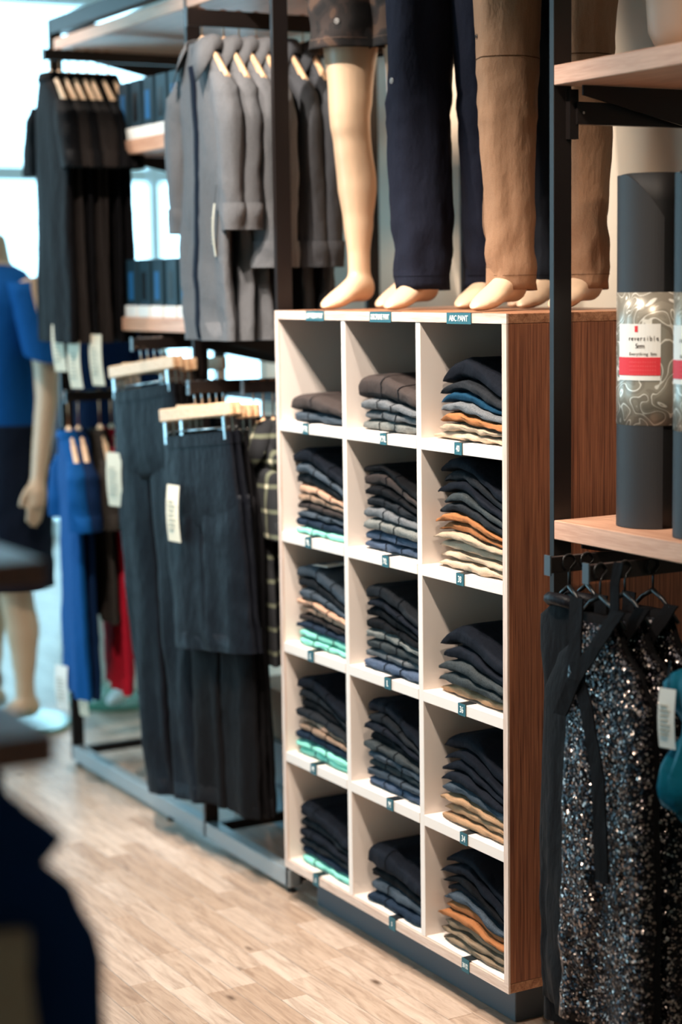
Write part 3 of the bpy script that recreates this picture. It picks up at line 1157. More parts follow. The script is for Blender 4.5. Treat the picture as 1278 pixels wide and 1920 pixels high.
RZ = -PI / 2          # garment front faces the aisle
F_BLK = fabric('black_jersey', '#0b0a0c', 0.8, 0.15, 600)
F_BRN = fabric('espresso_jersey', '#26211f', 0.85, 0.15, 600)
F_DEN = fabric('washed_grey_denim', '#66676a', 0.85, 0.22, 700)
F_DEN2 = fabric('dark_grey_denim', '#44464a', 0.85, 0.22, 700)
F_DENX = fabric('deep_navy_cloth', '#121826', 0.8, 0.15, 600)
F_NAVYP = fabric('black_navy_twill', '#0d0f15', 0.55, 0.15, 600)
F_BLUE = fabric('royal_blue_jersey', '#0a4a86', 0.8, 0.12, 600)
F_BLUE2 = fabric('dark_blue_jersey', '#0c2446', 0.8, 0.12, 600)
F_RED = fabric('red_jersey', '#b81d33', 0.8, 0.12, 600)
F_TAUPE = fabric('dark_taupe_jersey', '#35302c', 0.85, 0.12, 600)

# ---- upper far bar: dark tees
for i, xx in enumerate((-.095, -.066, -.033, -.003, .028, .062, .10)):
    m = F_BRN if i in (1, 3, 4) else F_BLK
    rz = RZ + random.uniform(-.16, -.06)
    shirt('%s short-sleeved tee, %s from the outer end of the far upper bar' % ('espresso brown' if m is F_BRN else 'black', ORD[i]), (xx, 2.40, 2.415), rz, m, 11 + i, .84, 'short', .205, .014 if i else .024, 'dark tees on the far upper bar', name='hanging_tee', amp=.006)
    wood_hanger('wooden hanger holding the %s dark tee from the outer end of the far bar' % ORD[i], (xx, 2.40, 2.415), rz, 'wooden hangers on the far upper bar')
for i, (xx, yy, zz, h) in enumerate(((-.115, 2.36, 1.55, .15), (-.105, 2.25, 1.50, .15), (-.06, 2.18, 1.52, .16))):
    hang_tag('cream swing tag below the dark tees, %s from the left' % ORD[i], (xx, yy, zz), RZ + .3, h, .06, .06, .07)

# ---- upper near bar: grey denim overshirts
for i, xx in enumerate((-.035, .030, .077, .130, .205, .275)):
    m = (F_DEN, F_DEN, F_DEN, F_DEN, F_DEN2, F_DEN2)[i]
    rz = RZ + (-.06, -.10, -.08, -.12, -.10, -.12)[i]
    shirt('grey denim overshirt with rolled cuffs, %s from the outer end of the near upper bar' % ORD[i], (xx, 1.40, 2.41), rz, m, 31 + i, .80, 'long', .178, .022, 'grey denim overshirts on the near upper bar', True, i in (0, 1), drop=.01, amp=.012, trim=F_DENX if i == 0 else None)
    wood_hanger('wooden hanger holding the %s denim overshirt from the outer end of the bar' % ORD[i], (xx, 1.40, 2.41), rz, 'wooden hangers on the near upper bar', .175, .115, -.082)
hang_tag('cream swing tag between the front denim overshirts', (-.072, 1.27, 1.885), RZ - .35, .14, .03, .0, .05)

# ---- trousers under the lower boxed goods shelf
for i, xx in enumerate((-.056, -.034, -.011, .011, .105)):
    rz = RZ + .10
    tl = math.radians(-6.5) * (1 if i < 2 else .6)
    hang_trousers('long black trousers clipped by the waist, %s from the outer end of the middle bar' % ORD[i], (xx, 1.84, 1.514), rz, tl, F_NAVYP if i == 0 else F_BLK, 51 + i, 1.22, .185, .018, 'long trousers on the middle bar')
    clip_hanger('clip hanger holding the %s long trousers from the outer end of the middle bar' % ORD[i], (xx, 1.84, 1.514), rz, tl, 'clip hangers on the middle bar', .20)
hang_tag('large cream swing tag on the long black trousers', (-.088, 1.985, 1.165), RZ + .25, .165, .075, .02, .10)

# ---- shorts, trousers, plaid shirts on the near lower bar
for i, xx in enumerate((-.082, -.060)):
    rz = RZ + .10
    tl = math.radians(-6)
    hang_trousers('dark navy creased shorts, %s from the outer end of the near lower bar' % ORD[i], (xx, 1.41, 1.405), rz, tl, F_NAVYP, 61 + i, .60, .180, .016, 'shorts on the near lower bar', 'hanging_shorts', 'shorts', .115, .007)
    clip_hanger('clip hanger holding the %s navy shorts from the outer end of the bar' % ORD[i], (xx, 1.41, 1.405), rz, tl, 'clip hangers on the near lower bar', .195)
hang_tag('tall cream swing tag on the front navy shorts', (-.128, 1.46, 1.115), RZ + .15, .160, .062, .0, .07)
for i, xx in enumerate((-.036, -.014, .007)):
    rz = RZ + .06
    hang_trousers('long black trousers behind the navy shorts, %s behind them on the same bar' % ORD[i], (xx, 1.41, 1.405), rz, math.radians(-3), F_BLK, 71 + i, 1.06, .165, .014, 'long trousers behind the shorts')
    clip_hanger('clip hanger holding the %s black trousers behind the navy shorts' % ORD[i], (xx, 1.41, 1.405), rz, math.radians(-3), 'clip hangers on the near lower bar', .19)
for i, xx in enumerate((.045, .075, .105)):
    rz = RZ + .05
    shirt('olive plaid short-sleeved shirt, %s of the plaid shirts beside the cubby shelf' % ORD[i], (xx, 1.295, 1.405), rz, PLAID, 81 + i, .66, 'short', .105, .013, 'plaid shirts on the near lower bar', True, False, drop=.04, amp=.005)
    wood_hanger('wooden hanger holding the %s plaid shirt beside the cubby shelf' % ORD[i], (xx, 1.295, 1.405), rz, 'wooden hangers for plaid shirts', .09, .075, -.115)

# ---- lower far bar
for i, (xx, yy, m, nm, ln, dr) in enumerate(((-.055, 2.45, F_BLUE, 'royal blue', .86, .05), (-.02, 2.45, F_BLUE2, 'dark blue', .86, .05), (.095, 2.45, F_RED, 'red', .86, .05), (.055, 2.45, F_TAUPE, 'dark taupe', .62, .05))):
    rz = RZ - .22
    shirt('%s tee hanging on the lower far bar of the rack' % nm, (xx, yy, 1.33), rz, m, 91 + i, ln, 'short', .195, .020, 'tees on the lower far bar', drop=dr, amp=.008, name='hanging_tee')
    wood_hanger('wooden hanger holding the %s tee on the lower far bar' % nm, (xx, yy, 1.33), rz, 'wooden hangers on the lower far bar', .18, .115, -.125)
hang_tag('white swing tag hanging below the royal blue tee', (-.10, 2.47, .42), RZ + .35, .15, .06, .02, .08, WHITEP)
hang_tag('cream swing tag hanging below the dark blue tee', (-.06, 2.38, .41), RZ + .35, .15, .045, .02, .08)

# cartons and bag on the floor behind the rack
for i, (x0, y0, z0, sx, sy, h, mt, lb) in enumerate((
        (.30, 1.66, 0, .24, .34, .13, plain('pale_blue_carton', '#9fb7c2', .6), 'pale blue shoe carton on the floor under the rack'),
        (.31, 1.67, .1305, .23, .32, .13, plain('pale_blue_carton', '#9fb7c2', .6), 'pale blue shoe carton stacked on the lower one under the rack'),
        (.33, 1.70, .261, .18, .24, .16, plain('kraft_carton', '#b39a80', .7), 'kraft carton on top of the pale blue shoe cartons'))):
    t = thing('shoe_carton', lb, 'box', (x0 + sx / 2, y0 + sy / 2, z0))
    box('tray', -sx / 2 + .003, sx / 2 - .003, -sy / 2 + .003, sy / 2 - .003, 0.0005, h - .036, mt, t, .001)
    box('lid', -sx / 2, sx / 2, -sy / 2, sy / 2, h - .036, h, mt, t, .001)


# ================================================================== MANNEQUINS
def leg_rings(hip, knee, ankle, prof, n=20, steps=26, slim=1.0):
    """tapered leg; prof rows (t, radius side, radius front/back, back shift)"""
    rings = []
    hip, knee, ankle = Vector(hip), Vector(knee), Vector(ankle)
    for i in range(steps):
        t = i / (steps - 1)
        c = hip.lerp(knee, t / .5) if t < .5 else knee.lerp(ankle, (t - .5) / .5)
        for a, b in zip(prof, prof[1:]):
            if a[0] <= t <= b[0]:
                k = (t - a[0]) / (b[0] - a[0])
                k = k * k * (3 - 2 * k)
                rx, ry, sh = [p + (q - p) * k for p, q in zip(a[1:], b[1:])]
                if t < .9:
                    rx, ry, sh = rx * slim, ry * slim, sh * slim
                break
        rings.append([Vector((c.x + rx * math.cos(2 * PI * j / n), c.y + sh + ry * math.sin(2 * PI * j / n), c.z)) for j in range(n)])
    return rings


LEGP = [(0, .082, .088, 0), (.2, .078, .082, 0), (.42, .058, .062, -.004), (.5, .052, .058, -.008), (.57, .049, .054, .0), (.70, .052, .056, .014), (.82, .040, .043, .012), (.93, .029, .033, .008), (1.0, .027, .036, .006)]


def foot_rings(ax, ay, z0, L=.225):
    """smooth mannequin foot pointing to -y; heel slightly lifted"""
    rows = [  # s along foot from heel(0) to toe(1): half width, bottom z, top z
        (0.0, .012, .040, .052), (.04, .024, .024, .085), (.13, .030, .018, .105), (.25, .031, .018, .110), (.38, .031, .018, .088), (.52, .034, .014, .069), (.66, .037, .005, .053), (.80, .034, .001, .037), (.92, .023, .001, .023), (.98, .011, .003, .014), (1.0, .003, .006, .009)]
    out = []
    for s, hw, zb, zt in rows:
        y = ay + .055 - s * L
        c = (zb + zt) / 2
        out.append([Vector((ax + hw * math.cos(2 * PI * k / 18) + .006 * s, y, z0 + c + (zt - zb) / 2 * math.sin(2 * PI * k / 18))) for k in range(18)])
    return out


def leg_mannequin(label, loc, rz, front, rear, slim=1.0, hip_z=.92, skin=SKIN):
    """legs-and-hips display form; front/rear = (x, y) of the two feet"""
    t = thing('leg_mannequin', label, 'mannequin', loc, rz, 'leg mannequins on top of the cubby shelf')
    mb = MB()
    cxm = (front[0] + rear[0]) / 2
    cym = (front[1] + rear[1]) / 2
    pts = []
    for s, (fx, fy) in ((-1, front), (1, rear)):
        hip = (cxm + s * .085, cym + (fy - cym) * .35, hip_z)
        ank = (fx, fy, .085)
        kn = (fx * .55 + hip[0] * .45, fy * .6 + hip[1] * .4 - .012, .49)
        mb.loft(leg_rings(hip, kn, ank, LEGP, slim=slim))
        mb.loft(foot_rings(fx, fy, 0))
        pts.append((hip, kn, ank))
    pel = []
    for k in range(13):
        z = hip_z - .06 + .26 * k / 12
        u = k / 12
        a = (.15 + .03 * math.sin(u * PI) - .035 * u) * (.5 + .5 * slim)
        b = (.095 + .03 * math.sin(u * PI * .8) - .02 * u) * slim
        pel.append([Vector((cxm + a * math.cos(2 * PI * j / 28), cym + b * math.sin(2 * PI * j / 28), z)) for j in range(28)])
    mb.loft(pel)
    o = mb.build('body', skin, t, True)
    rm = o.modifiers.new('join', 'REMESH')
    rm.mode = 'VOXEL'
    rm.voxel_size = .0075
    rm.use_smooth_shade = True
    sm = o.modifiers.new('soften', 'SMOOTH')
    sm.factor = .5
    sm.iterations = 4
    return t, pts, (cxm, cym)


def trouser_leg(parent, hip, kn, ank, zhem, rt, rk, rh, mat, seed, name='trouser_leg', n=40, wr=1.0):
    rings = []
    steps = 60
    hip, kn, ank = Vector(hip), Vector(kn), Vector(ank)
    ztop = hip.z + .10
    for i in range(steps):
        z = ztop + (zhem - ztop) * i / (steps - 1)
        if z > kn.z:
            k = (hip.z - z) / (hip.z - kn.z)
            c = hip.lerp(kn, max(-.2, k))
            r = rt + (rk - rt) * max(0, min(1, k)) ** .8
        else:
            k = (kn.z - z) / (kn.z - ank.z)
            c = kn.lerp(ank, k)
            r = rk + (rh - rk) * min(1, k)
        low = max(0, 1 - (z - zhem) / .28)
        kneef = math.exp(-((z - kn.z) / .12) ** 2)
        ring = []
        for j in range(n):
            a = 2 * PI * j / n
            ca, sa = math.cos(a), math.sin(a)
            d = wr * (.012 * nz(ca * 1.4 + seed, sa * 1.4, z * 2.6) + .004 * nz(ca * 3 + seed, sa * 3, z * 9) + low * .016 * nz(ca * 1.3, sa * 1.3 + seed, z * 17) + kneef * .007 * nz(ca * 2, sa * 2 + seed, z * 26))
            # pressed front edge and back edge
            cr = .006 * max(0, -sa) ** 6 + .004 * max(0, sa) ** 6
            rr = r + d + cr
            dz = 0.0
            if i == steps - 1:
                dz = -.004 * max(0, sa)
            ring.append(Vector((c.x + rr * ca * .96, c.y + .006 + rr * sa * 1.04, z + dz)))
        rings.append(ring)
    # turn the hem inwards
    last = rings[-1]
    cc = sum(last, Vector()) / n
    for q, up in ((.985, .0), (.95, .004), (.93, .05)):
        rings.append([Vector((cc.x + (p.x - cc.x) * q, cc.y + (p.y - cc.y) * q, p.z + up)) for p in last])
    o = MB().loft(rings, True, False).build(name, mat, parent, True)
    return o, rings[:steps]


def hip_section(parent, cm, mat, r, seed, hip_z=.92):
    """seat and waist of a worn garment, joining the two legs"""
    rg = []
    for k in range(14):
        u = k / 13
        z = hip_z - .085 + .25 * u
        grow = math.sin(min(1, u * 3.2) * PI / 2)
        a = (.085 + r) * (.70 + .30 * grow) - .03 * max(0, u - .5)
        b = (r + .034) * (.55 + .45 * grow) - .012 * max(0, u - .5)
        rg.append([Vector((cm[0] + (a + .005 * nz(j * .7, z * 9, seed)) * math.cos(2 * PI * j / 40), cm[1] + .004 + (b + .005 * nz(j * .6, z * 8, seed + 3)) * math.sin(2 * PI * j / 40), z)) for j in range(40)])
    return MB().loft(rg, True, False).build('hip_section', mat, parent, True)


def ring_strip(name, rings, idx, parent, mat, w=.0022, off=.0012, frac=(0, 1)):
    """thin stitched line following ring idx of a lofted leg"""
    r = rings[idx]
    n = len(r)
    c = sum(r, Vector()) / n
    ks = [k for k in range(n + 1) if frac[0] <= k / n <= frac[1]]
    v, f = [], []
    for k in ks:
        p = r[k % n]
        d = Vector((p.x - c.x, p.y - c.y, 0)).normalized() * off
        v += [tuple(p + d + Vector((0, 0, w / 2))), tuple(p + d - Vector((0, 0, w / 2)))]
    for i in range(len(ks) - 1):
        f.append((2 * i, 2 * i + 1, 2 * i + 3, 2 * i + 2))
    return MB().raw(v, f).build(name, mat, parent, True)


def side_strip(name, rings, ang, i0, i1, parent, mat, w=.003, off=.0012):
    v, f = [], []
    n = len(rings[0])
    j = int(ang * n) % n
    for i in range(i0, i1):
        r = rings[i]
        c = sum(r, Vector()) / n
        p = r[j]
        d = Vector((p.x - c.x, p.y - c.y, 0)).normalized()
        tn = Vector((-d.y, d.x, 0))
        v += [tuple(p + d * off - tn * w / 2), tuple(p + d * off + tn * w / 2)]
    for i in range(i1 - i0 - 1):
        f.append((2 * i, 2 * i + 1, 2 * i + 3, 2 * i + 2))
    return MB().raw(v, f).build(name, mat, parent, True)


def emblem(rings, idx, ang, parent, mat, r=.0062):
    """small round emblem: ring with a curved A-like stroke inside"""
    ring = rings[idx]
    n = len(ring)
    j = int(ang * n) % n
    c = sum(ring, Vector()) / n
    p = ring[j]
    d = Vector((p.x - c.x, p.y - c.y, 0)).normalized()
    tn = Vector((-d.y, d.x, 0))
    up = Vector((0, 0, 1))
    o = p + d * .002
    m = MB()
    m.tube([o + (tn * math.cos(a) + up * math.sin(a)) * r for a in [k * 2 * PI / 18 for k in range(19)]], r * .13, 5)
    st = [(-.55, -.35), (-.5, .1), (-.25, .5), (0, .62), (.25, .5), (.5, .1), (.55, -.35), (.2, -.5), (.12, .1), (0, .3), (-.12, .1), (-.2, -.5)]
    m.tube([o + (tn * a + up * b_) * r for a, b_ in st], r * .12, 5)
    return m.build('emblem', mat, parent, True)


RZM = math.radians(-65)


def place(toe, front, L=.225):
    """root location so that the front foot's toe lands on the given point"""
    tip = Vector((front[0] + .006, front[1] + .055 - L, 0))
    rot = Matrix.Rotation(RZM, 3, 'Z')
    q = rot @ tip
    return (toe[0] - q.x, toe[1] - q.y, 1.6003)


FR, RE = (-.05, -.05), (.05, .055)
FR2, RE2 = (-.065, -.05), (.065, .07)
FR3, RE3 = (-.06, -.05), (.075, .07)
F_M2 = fabric('heather_navy_knit', '#191c28', 0.9, 0.30, 620)
F_TAN = fabric('tan_stretch_cotton', '#8c6c54', 0.78, 0.10, 620)
F_TAN_S = fabric('tan_seam_thread', '#4a3220', 0.9, 0.1)
F_M2S = fabric('navy_seam_thread', '#06070c', 0.9, 0.1)
SILV = plain('reflective_emblem', '#c9c6c2', .35, .3)
EMB_T = plain('dark_tan_emblem', '#3c2a1c', .5)

# camo shorts
t, pts, cm = leg_mannequin('beige bare-legged leg mannequin in brown camouflage shorts', place((.080, .955), FR), RZM, FR, RE)
hip_section(t, cm, CAMO, .118, 3)
for q, (h, k, a) in enumerate(pts):
    o, rg = trouser_leg(t, h, k, a, .672, .118, .108, .104, CAMO, 3.1 + q, 'shorts_leg', 40, .7)
    ring_strip('hem_stitch', rg, 55, o, fabric('camo_stitch', '#6d5a50'), .0015)
    if q == 0:
        emblem(rg, 48, .80, o, SILV)
# navy trousers
t, pts, cm = leg_mannequin('leg mannequin in heather navy trousers, second along the cubby shelf top', place((.080, .635), FR2), RZM, FR2, RE2, .75)
hip_section(t, cm, F_M2, .102, 5)
for q, (h, k, a) in enumerate(pts):
    o, rg = trouser_leg(t, h, k, a, .050, .100, .080, .070, F_M2, 7.7 + q * 3)
    side_strip('side_seam', rg, .56, 2, 58, o, F_M2S)
    ring_strip('hem_stitch', rg, 57, o, F_M2S, .0012)
    if q == 0:
        emblem(rg, 28, .70, o, SILV)
# tan trousers
t, pts, cm = leg_mannequin('leg mannequin in tan trousers with knee seam, third along the cubby shelf top', place((.085, .258), FR3), RZM, FR3, RE3, .70)
hip_section(t, cm, F_TAN, .094, 7)
for q, (h, k, a) in enumerate(pts):
    o, rg = trouser_leg(t, h, k, a, .048, .092, .069, .057, F_TAN, 13.2 + q * 3)
    side_strip('side_seam', rg, .56, 2, 58, o, F_TAN_S)
    ring_strip('knee_seam', rg, 27, o, F_TAN_S, .0022)
    ring_strip('hem_stitch', rg, 57, o, F_TAN_S, .0010)
    if q == 0:
        emblem(rg, 24, .66, o, EMB_T, .0055)
# dark pair standing further back behind the rack post
FR4, RE4 = (.05, -.06), (-.05, .06)
F_M4 = fabric('charcoal_twill', '#15171c', .85, .12, 620)
t, pts, cm = leg_mannequin('leg mannequin in slim charcoal trousers, set back behind the right rack post', place((.345, .448), FR4), RZM, FR4, RE4, .60)
hip_section(t, cm, F_M4, .085, 9)
for q, (h, k, a) in enumerate(pts):
    o, rg = trouser_leg(t, h, k, a, .048, .085, .055, .050, F_M4, 19.2 + q * 3)
    ring_strip('hem_stitch', rg, 57, o, F_M2S, .0010)


# ---- far mannequins standing on the floor
def body_mannequin(label, loc, rz, skin, sc, tee, shorts, shirt_lab, short_lab):
    t = thing('mannequin', label, 'mannequin', loc, rz)
    t.scale = (sc, sc, sc)
    mb = MB()
    legs = []
    for s in (-1, 1):
        hip, kn, ank = (s * .085, 0, .88), (s * .085, -.015, .48), (s * .085, 0.0, .105)
        mb.loft(leg_rings(hip, kn, ank, LEGP))
        mb.loft(foot_rings(s * .085, 0, .02))
        legs.append((hip, kn, ank))
        # arm, slightly bent
        arm_p = [(s * .175, 0, 1.42), (s * .215, .005, 1.32), (s * .235, .01, 1.16), (s * .245, .0, 1.06), (s * .25, -.03, .92), (s * .252, -.05, .82)]
        mb.tube(arm_p, [.048, .046, .040, .036, .030, .024], 14)
        # palm and fingers
        mb.tube([(s * .252, -.05, .83), (s * .252, -.058, .78), (s * .252, -.062, .735)], [.022, .032, .028], 10)
        for q in range(4):
            yy = -.085 + q * .016
            ln = (.055, .07, .072, .062)[q]
            mb.tube([(s * .252, yy, .745), (s * .248, yy - .004, .745 - ln * .5), (s * .240, yy - .006, .745 - ln)], [.0095, .009, .007], 7)
        mb.tube([(s * .248, -.085, .80), (s * .240, -.105, .765), (s * .236, -.11, .735)], [.011, .010, .008], 7)
    tor = []
    TP = [(.80, .145, .095, 0), (.90, .165, .115, .005), (1.0, .15, .10, 0), (1.08, .132, .088, -.005), (1.2, .15, .10, -.01), (1.32, .17, .112, -.008), (1.40, .175, .09, 0), (1.45, .12, .07, .005), (1.48, .06, .055, .008), (1.56, .05, .05, 0), (1.575, .03, .03, 0)]
    for z, a, b, c in TP:
        tor.append([Vector((a * math.cos(2 * PI * j / 28), c + b * math.sin(2 * PI * j / 28), z)) for j in range(28)])
    mb.loft(tor)
    o = mb.build('body', skin, t, True)
    rm = o.modifiers.new('join', 'REMESH')
    rm.mode = 'VOXEL'
    rm.voxel_size = .007
    rm.use_smooth_shade = True
    sm = o.modifiers.new('soften', 'SMOOTH')
    sm.iterations = 3
    fn = cloth_fn(3, .008, 1.3, .8, 18)
    tt = [sring(0, 0.0, z, a, b, 36, 2.1, fn if z < 1.3 else None) for z, a, b in ((1.475, .068, .066), (1.455, .125, .085), (1.41, .182, .104), (1.34, .182, .122), (1.2, .168, .118), (1.08, .165, .115), (.98, .175, .122), (.90, .185, .13), (.84, .187, .132))]
    to = MB().loft(tt, False, False).build('tee_shirt', tee, t, True)
    to['label'] = shirt_lab
    for s in (-1, 1):
        sg = []
        for k in range(8):
            u = k / 7
            p = Vector((s * .165, 0, 1.42)).lerp(Vector((s * .238, .008, 1.19)), u)
            sg.append([p + Vector((math.cos(2 * PI * j / 20) * (.058 + .008 * u), math.sin(2 * PI * j / 20) * (.062 + .008 * u), s * -.02 * math.cos(2 * PI * j / 20) * u)) for j in range(20)])
        MB().loft(sg, True, False).build('sleeve', tee, to, True)
    for q, (h, k, a) in enumerate(legs):
        o, rg = trouser_leg(t, h, k, a, .47, .105, .112, .112, shorts, 31 + q, 'shorts_leg', 32, .8)
        o['label'] = short_lab
    MB().tube([(0, 0, 0), (0, 0, .012), (0, 0, .0121), (0, 0, .014)], [.2, .2, .197, .197], 40).build('glass_base', plain('green_glass_base', '#4f8f7a', .1), t)
    return t


body_mannequin('headless mannequin in a royal blue tee and dark shorts beyond the clothes rack', (0.03, 3.42, 0), math.radians(-70), SKIN, 1.19, F_BLUE, F_DENX, 'royal blue short-sleeved tee', 'dark navy shorts')
body_mannequin('white headless mannequin in dark blue clothes behind the far rack post', (0.56, 3.62, 0), math.radians(-60), SKIN_W, 1.08, F_BLUE2, F_BLUE2, 'dark blue tee', 'dark blue shorts')

# far pedestal with beige box, seen between the racks
ped = thing('display_pedestal', 'white display pedestal far behind the clothes rack', 'pedestal', (1.26, 5.15, 0))
box('column', -.26, .26, -.26, .26, 0, 1.16, FRAMEW, ped, .005)
box('top', -.29, .29, -.29, .29, 1.16, 1.20, WHITE, ped, .004)
bgb = thing('beige_bag', 'beige canvas bag standing on the white pedestal', 'bag', (1.22, 5.12, 1.2005), .3)
rgb = [sring(0, 0, .0 + .26 * k / 8, .16 + .01 * math.sin(k), .07 - .02 * k / 8, 26, 4.0, lambda p, tt, z: p + Vector((0, .006 * nz(p.x * 20, z * 14), 0))) for k in range(9)]
MB().loft(rgb).build('bag_body', fabric('beige_canvas', '#a78f78', .9), bgb, True)
for s in (-1, 1):
    MB().tube([(-.07, s * .045, .24), (-.06, s * .045, .33), (0, s * .045, .37), (.06, s * .045, .33), (.07, s * .045, .24)], .006, 8).build('bag_handle', fabric('beige_canvas', '#a78f78', .9), bgb, True)

# ================================================================== RIGHT BAY
# yoga mats: rolled in black with a silver wrap and paper label
F_MAT = plain('black_rubber_mat', '#0b0b0e', .6, bump=.12, bscale=600)


def yoga_mat(label, x, y, rz, hi=.705):
    t = thing('yoga_mat', label, 'yoga mat', (x, y, 1.1705), rz, 'rolled yoga mats on the right shelf')
    R0 = .066
    # spiral roll: outer shell with a free edge that curls away at the top
    n = 44
    rings = []
    zs = levels(0, hi, 14)
    for z in zs:
        ring = []
        for k in range(n):
            a = 2 * PI * k / n
            facet = 1.0 + .018 * math.cos(6 * a + .5)
            ring.append(Vector((R0 * facet * math.cos(a), R0 * facet * math.sin(a), z)))
        rings.append(ring)
    top = rings[-1]
    for q, dz in ((.92, .001), (.90, -.004), (.88, -.03), (.3, -.03)):
        rings.append([Vector((p.x * q, p.y * q, hi + dz)) for p in top])
    MB().loft(rings).build('roll', F_MAT, t, True)
    # free outer flap: wraps part way and rises to a curved lip
    v, f = [], []
    m_ = 22
    for k in range(m_ + 1):
        u = k / m_
        a = math.radians(125 + 112 * u)
        rr = R0 * 1.035 + .002
        ztop = hi - .002 - .085 * max(0, (u - .40) / .60) ** 1.6
        for rr2 in (rr, rr + .003):
            v += [(rr2 * math.cos(a), rr2 * math.sin(a), .0005), (rr2 * math.cos(a), rr2 * math.sin(a), ztop)]
    for k in range(m_):
        a = k * 4
        f += [(a, a + 1, a + 5, a + 4), (a + 2, a + 6, a + 7, a + 3), (a + 1, a + 3, a + 7, a + 5), (a, a + 4, a + 6, a + 2)]
    f += [(0, 2, 3, 1), (m_ * 4, m_ * 4 + 1, m_ * 4 + 3, m_ * 4 + 2)]
    MB().raw(v, f).build('outer_flap', plain('charcoal_mat_face', '#2b2a2c', .6, bump=.1, bscale=600), t, False)
    w_ = [[Vector(((R0 + .008) * math.cos(2 * PI * k / 40), (R0 + .008) * math.sin(2 * PI * k / 40), z)) for k in range(40)] for z in levels(.208, .472, 5)]
    wo = MB().loft(w_, False, False).build('wrap', WRAP, t, True)
    sl = wo.modifiers.new('thick', 'SOLIDIFY')
    sl.thickness = .0012
    sl.offset = -1

    def curved(name, a0, a1, z0, z1, rr, mat, par):
        vv, ff = [], []
        q = 12
        for k in range(q + 1):
            a = math.radians(a0 + (a1 - a0) * k / q)
            for r2 in (rr, rr + .0006):
                vv += [(r2 * math.cos(a), r2 * math.sin(a), z0), (r2 * math.cos(a), r2 * math.sin(a), z1)]
        for k in range(q):
            b_ = k * 4
            ff += [(b_, b_ + 1, b_ + 5, b_ + 4), (b_ + 2, b_ + 6, b_ + 7, b_ + 3), (b_ + 1, b_ + 3, b_ + 7, b_ + 5), (b_, b_ + 4, b_ + 6, b_ + 2)]
        return MB().raw(vv, ff).build(name, mat, par, False)
    st = curved('sticker', 158, 232, .298, .410, R0 + .0085, WHITEP, t)
    curved('red_band', 158, 232, .308, .344, R0 + .0092, REDP, st)
    curved('flame_mark', 192, 197, .394, .406, R0 + .0092, REDP, st)

    def arc_text(s_, z, size, mat, name, amid=205):
        # letters bent round the roll
        tw = 0.48 * size
        for k, ch in enumerate(s_):
            if ch == ' ':
                continue
            a = math.radians(amid) + (k - (len(s_) - 1) / 2) * tw / (R0 + .0095)
            rr = R0 + .0096
            text_mesh(name, ch, size, mat, st, (rr * math.cos(a), rr * math.sin(a), z), (PI / 2, 0, a + PI / 2), .85)
    arc_text('reversible', .381, .0135, INK, 'letter')
    arc_text('5mm', .366, .0135, INK, 'letter', 200)
    arc_text('Everything 5mm', .3505, .0085, INK, 'letter', 204)
    for q in range(4):
        arc_text('............'[:12], .313 + q * .008, .010, plain('pale_red_print', '#f2a098', .6), 'fine_print', 204)
    return t


yoga_mat('rolled black yoga mat with silver wrap and red-banded label beside the rack post', .150, -.302, math.radians(10))
yoga_mat('rolled black yoga mat with silver wrap, nearest one at the photo edge', .130, -.505, math.radians(-6), .70)
yoga_mat('rolled black yoga mat standing behind the two front mats', .300, -.420, math.radians(16), .70)

# beige torso form on the upper right shelf
tf = thing('torso_form', 'beige rounded torso form on the upper right shelf', 'mannequin', (.28, -.34, 2.1025), math.radians(-60))
tr = [sring(0, 0, z, a, b, 32, 2.0) for z, a, b in ((0, .10, .08), (.004, .115, .09), (.06, .145, .108), (.13, .150, .112), (.22, .130, .098), (.30, .115, .085), (.38, .125, .09), (.45, .14, .10), (.452, .13, .09))]
MB().loft(tr).build('torso', PEACH, tf, True)


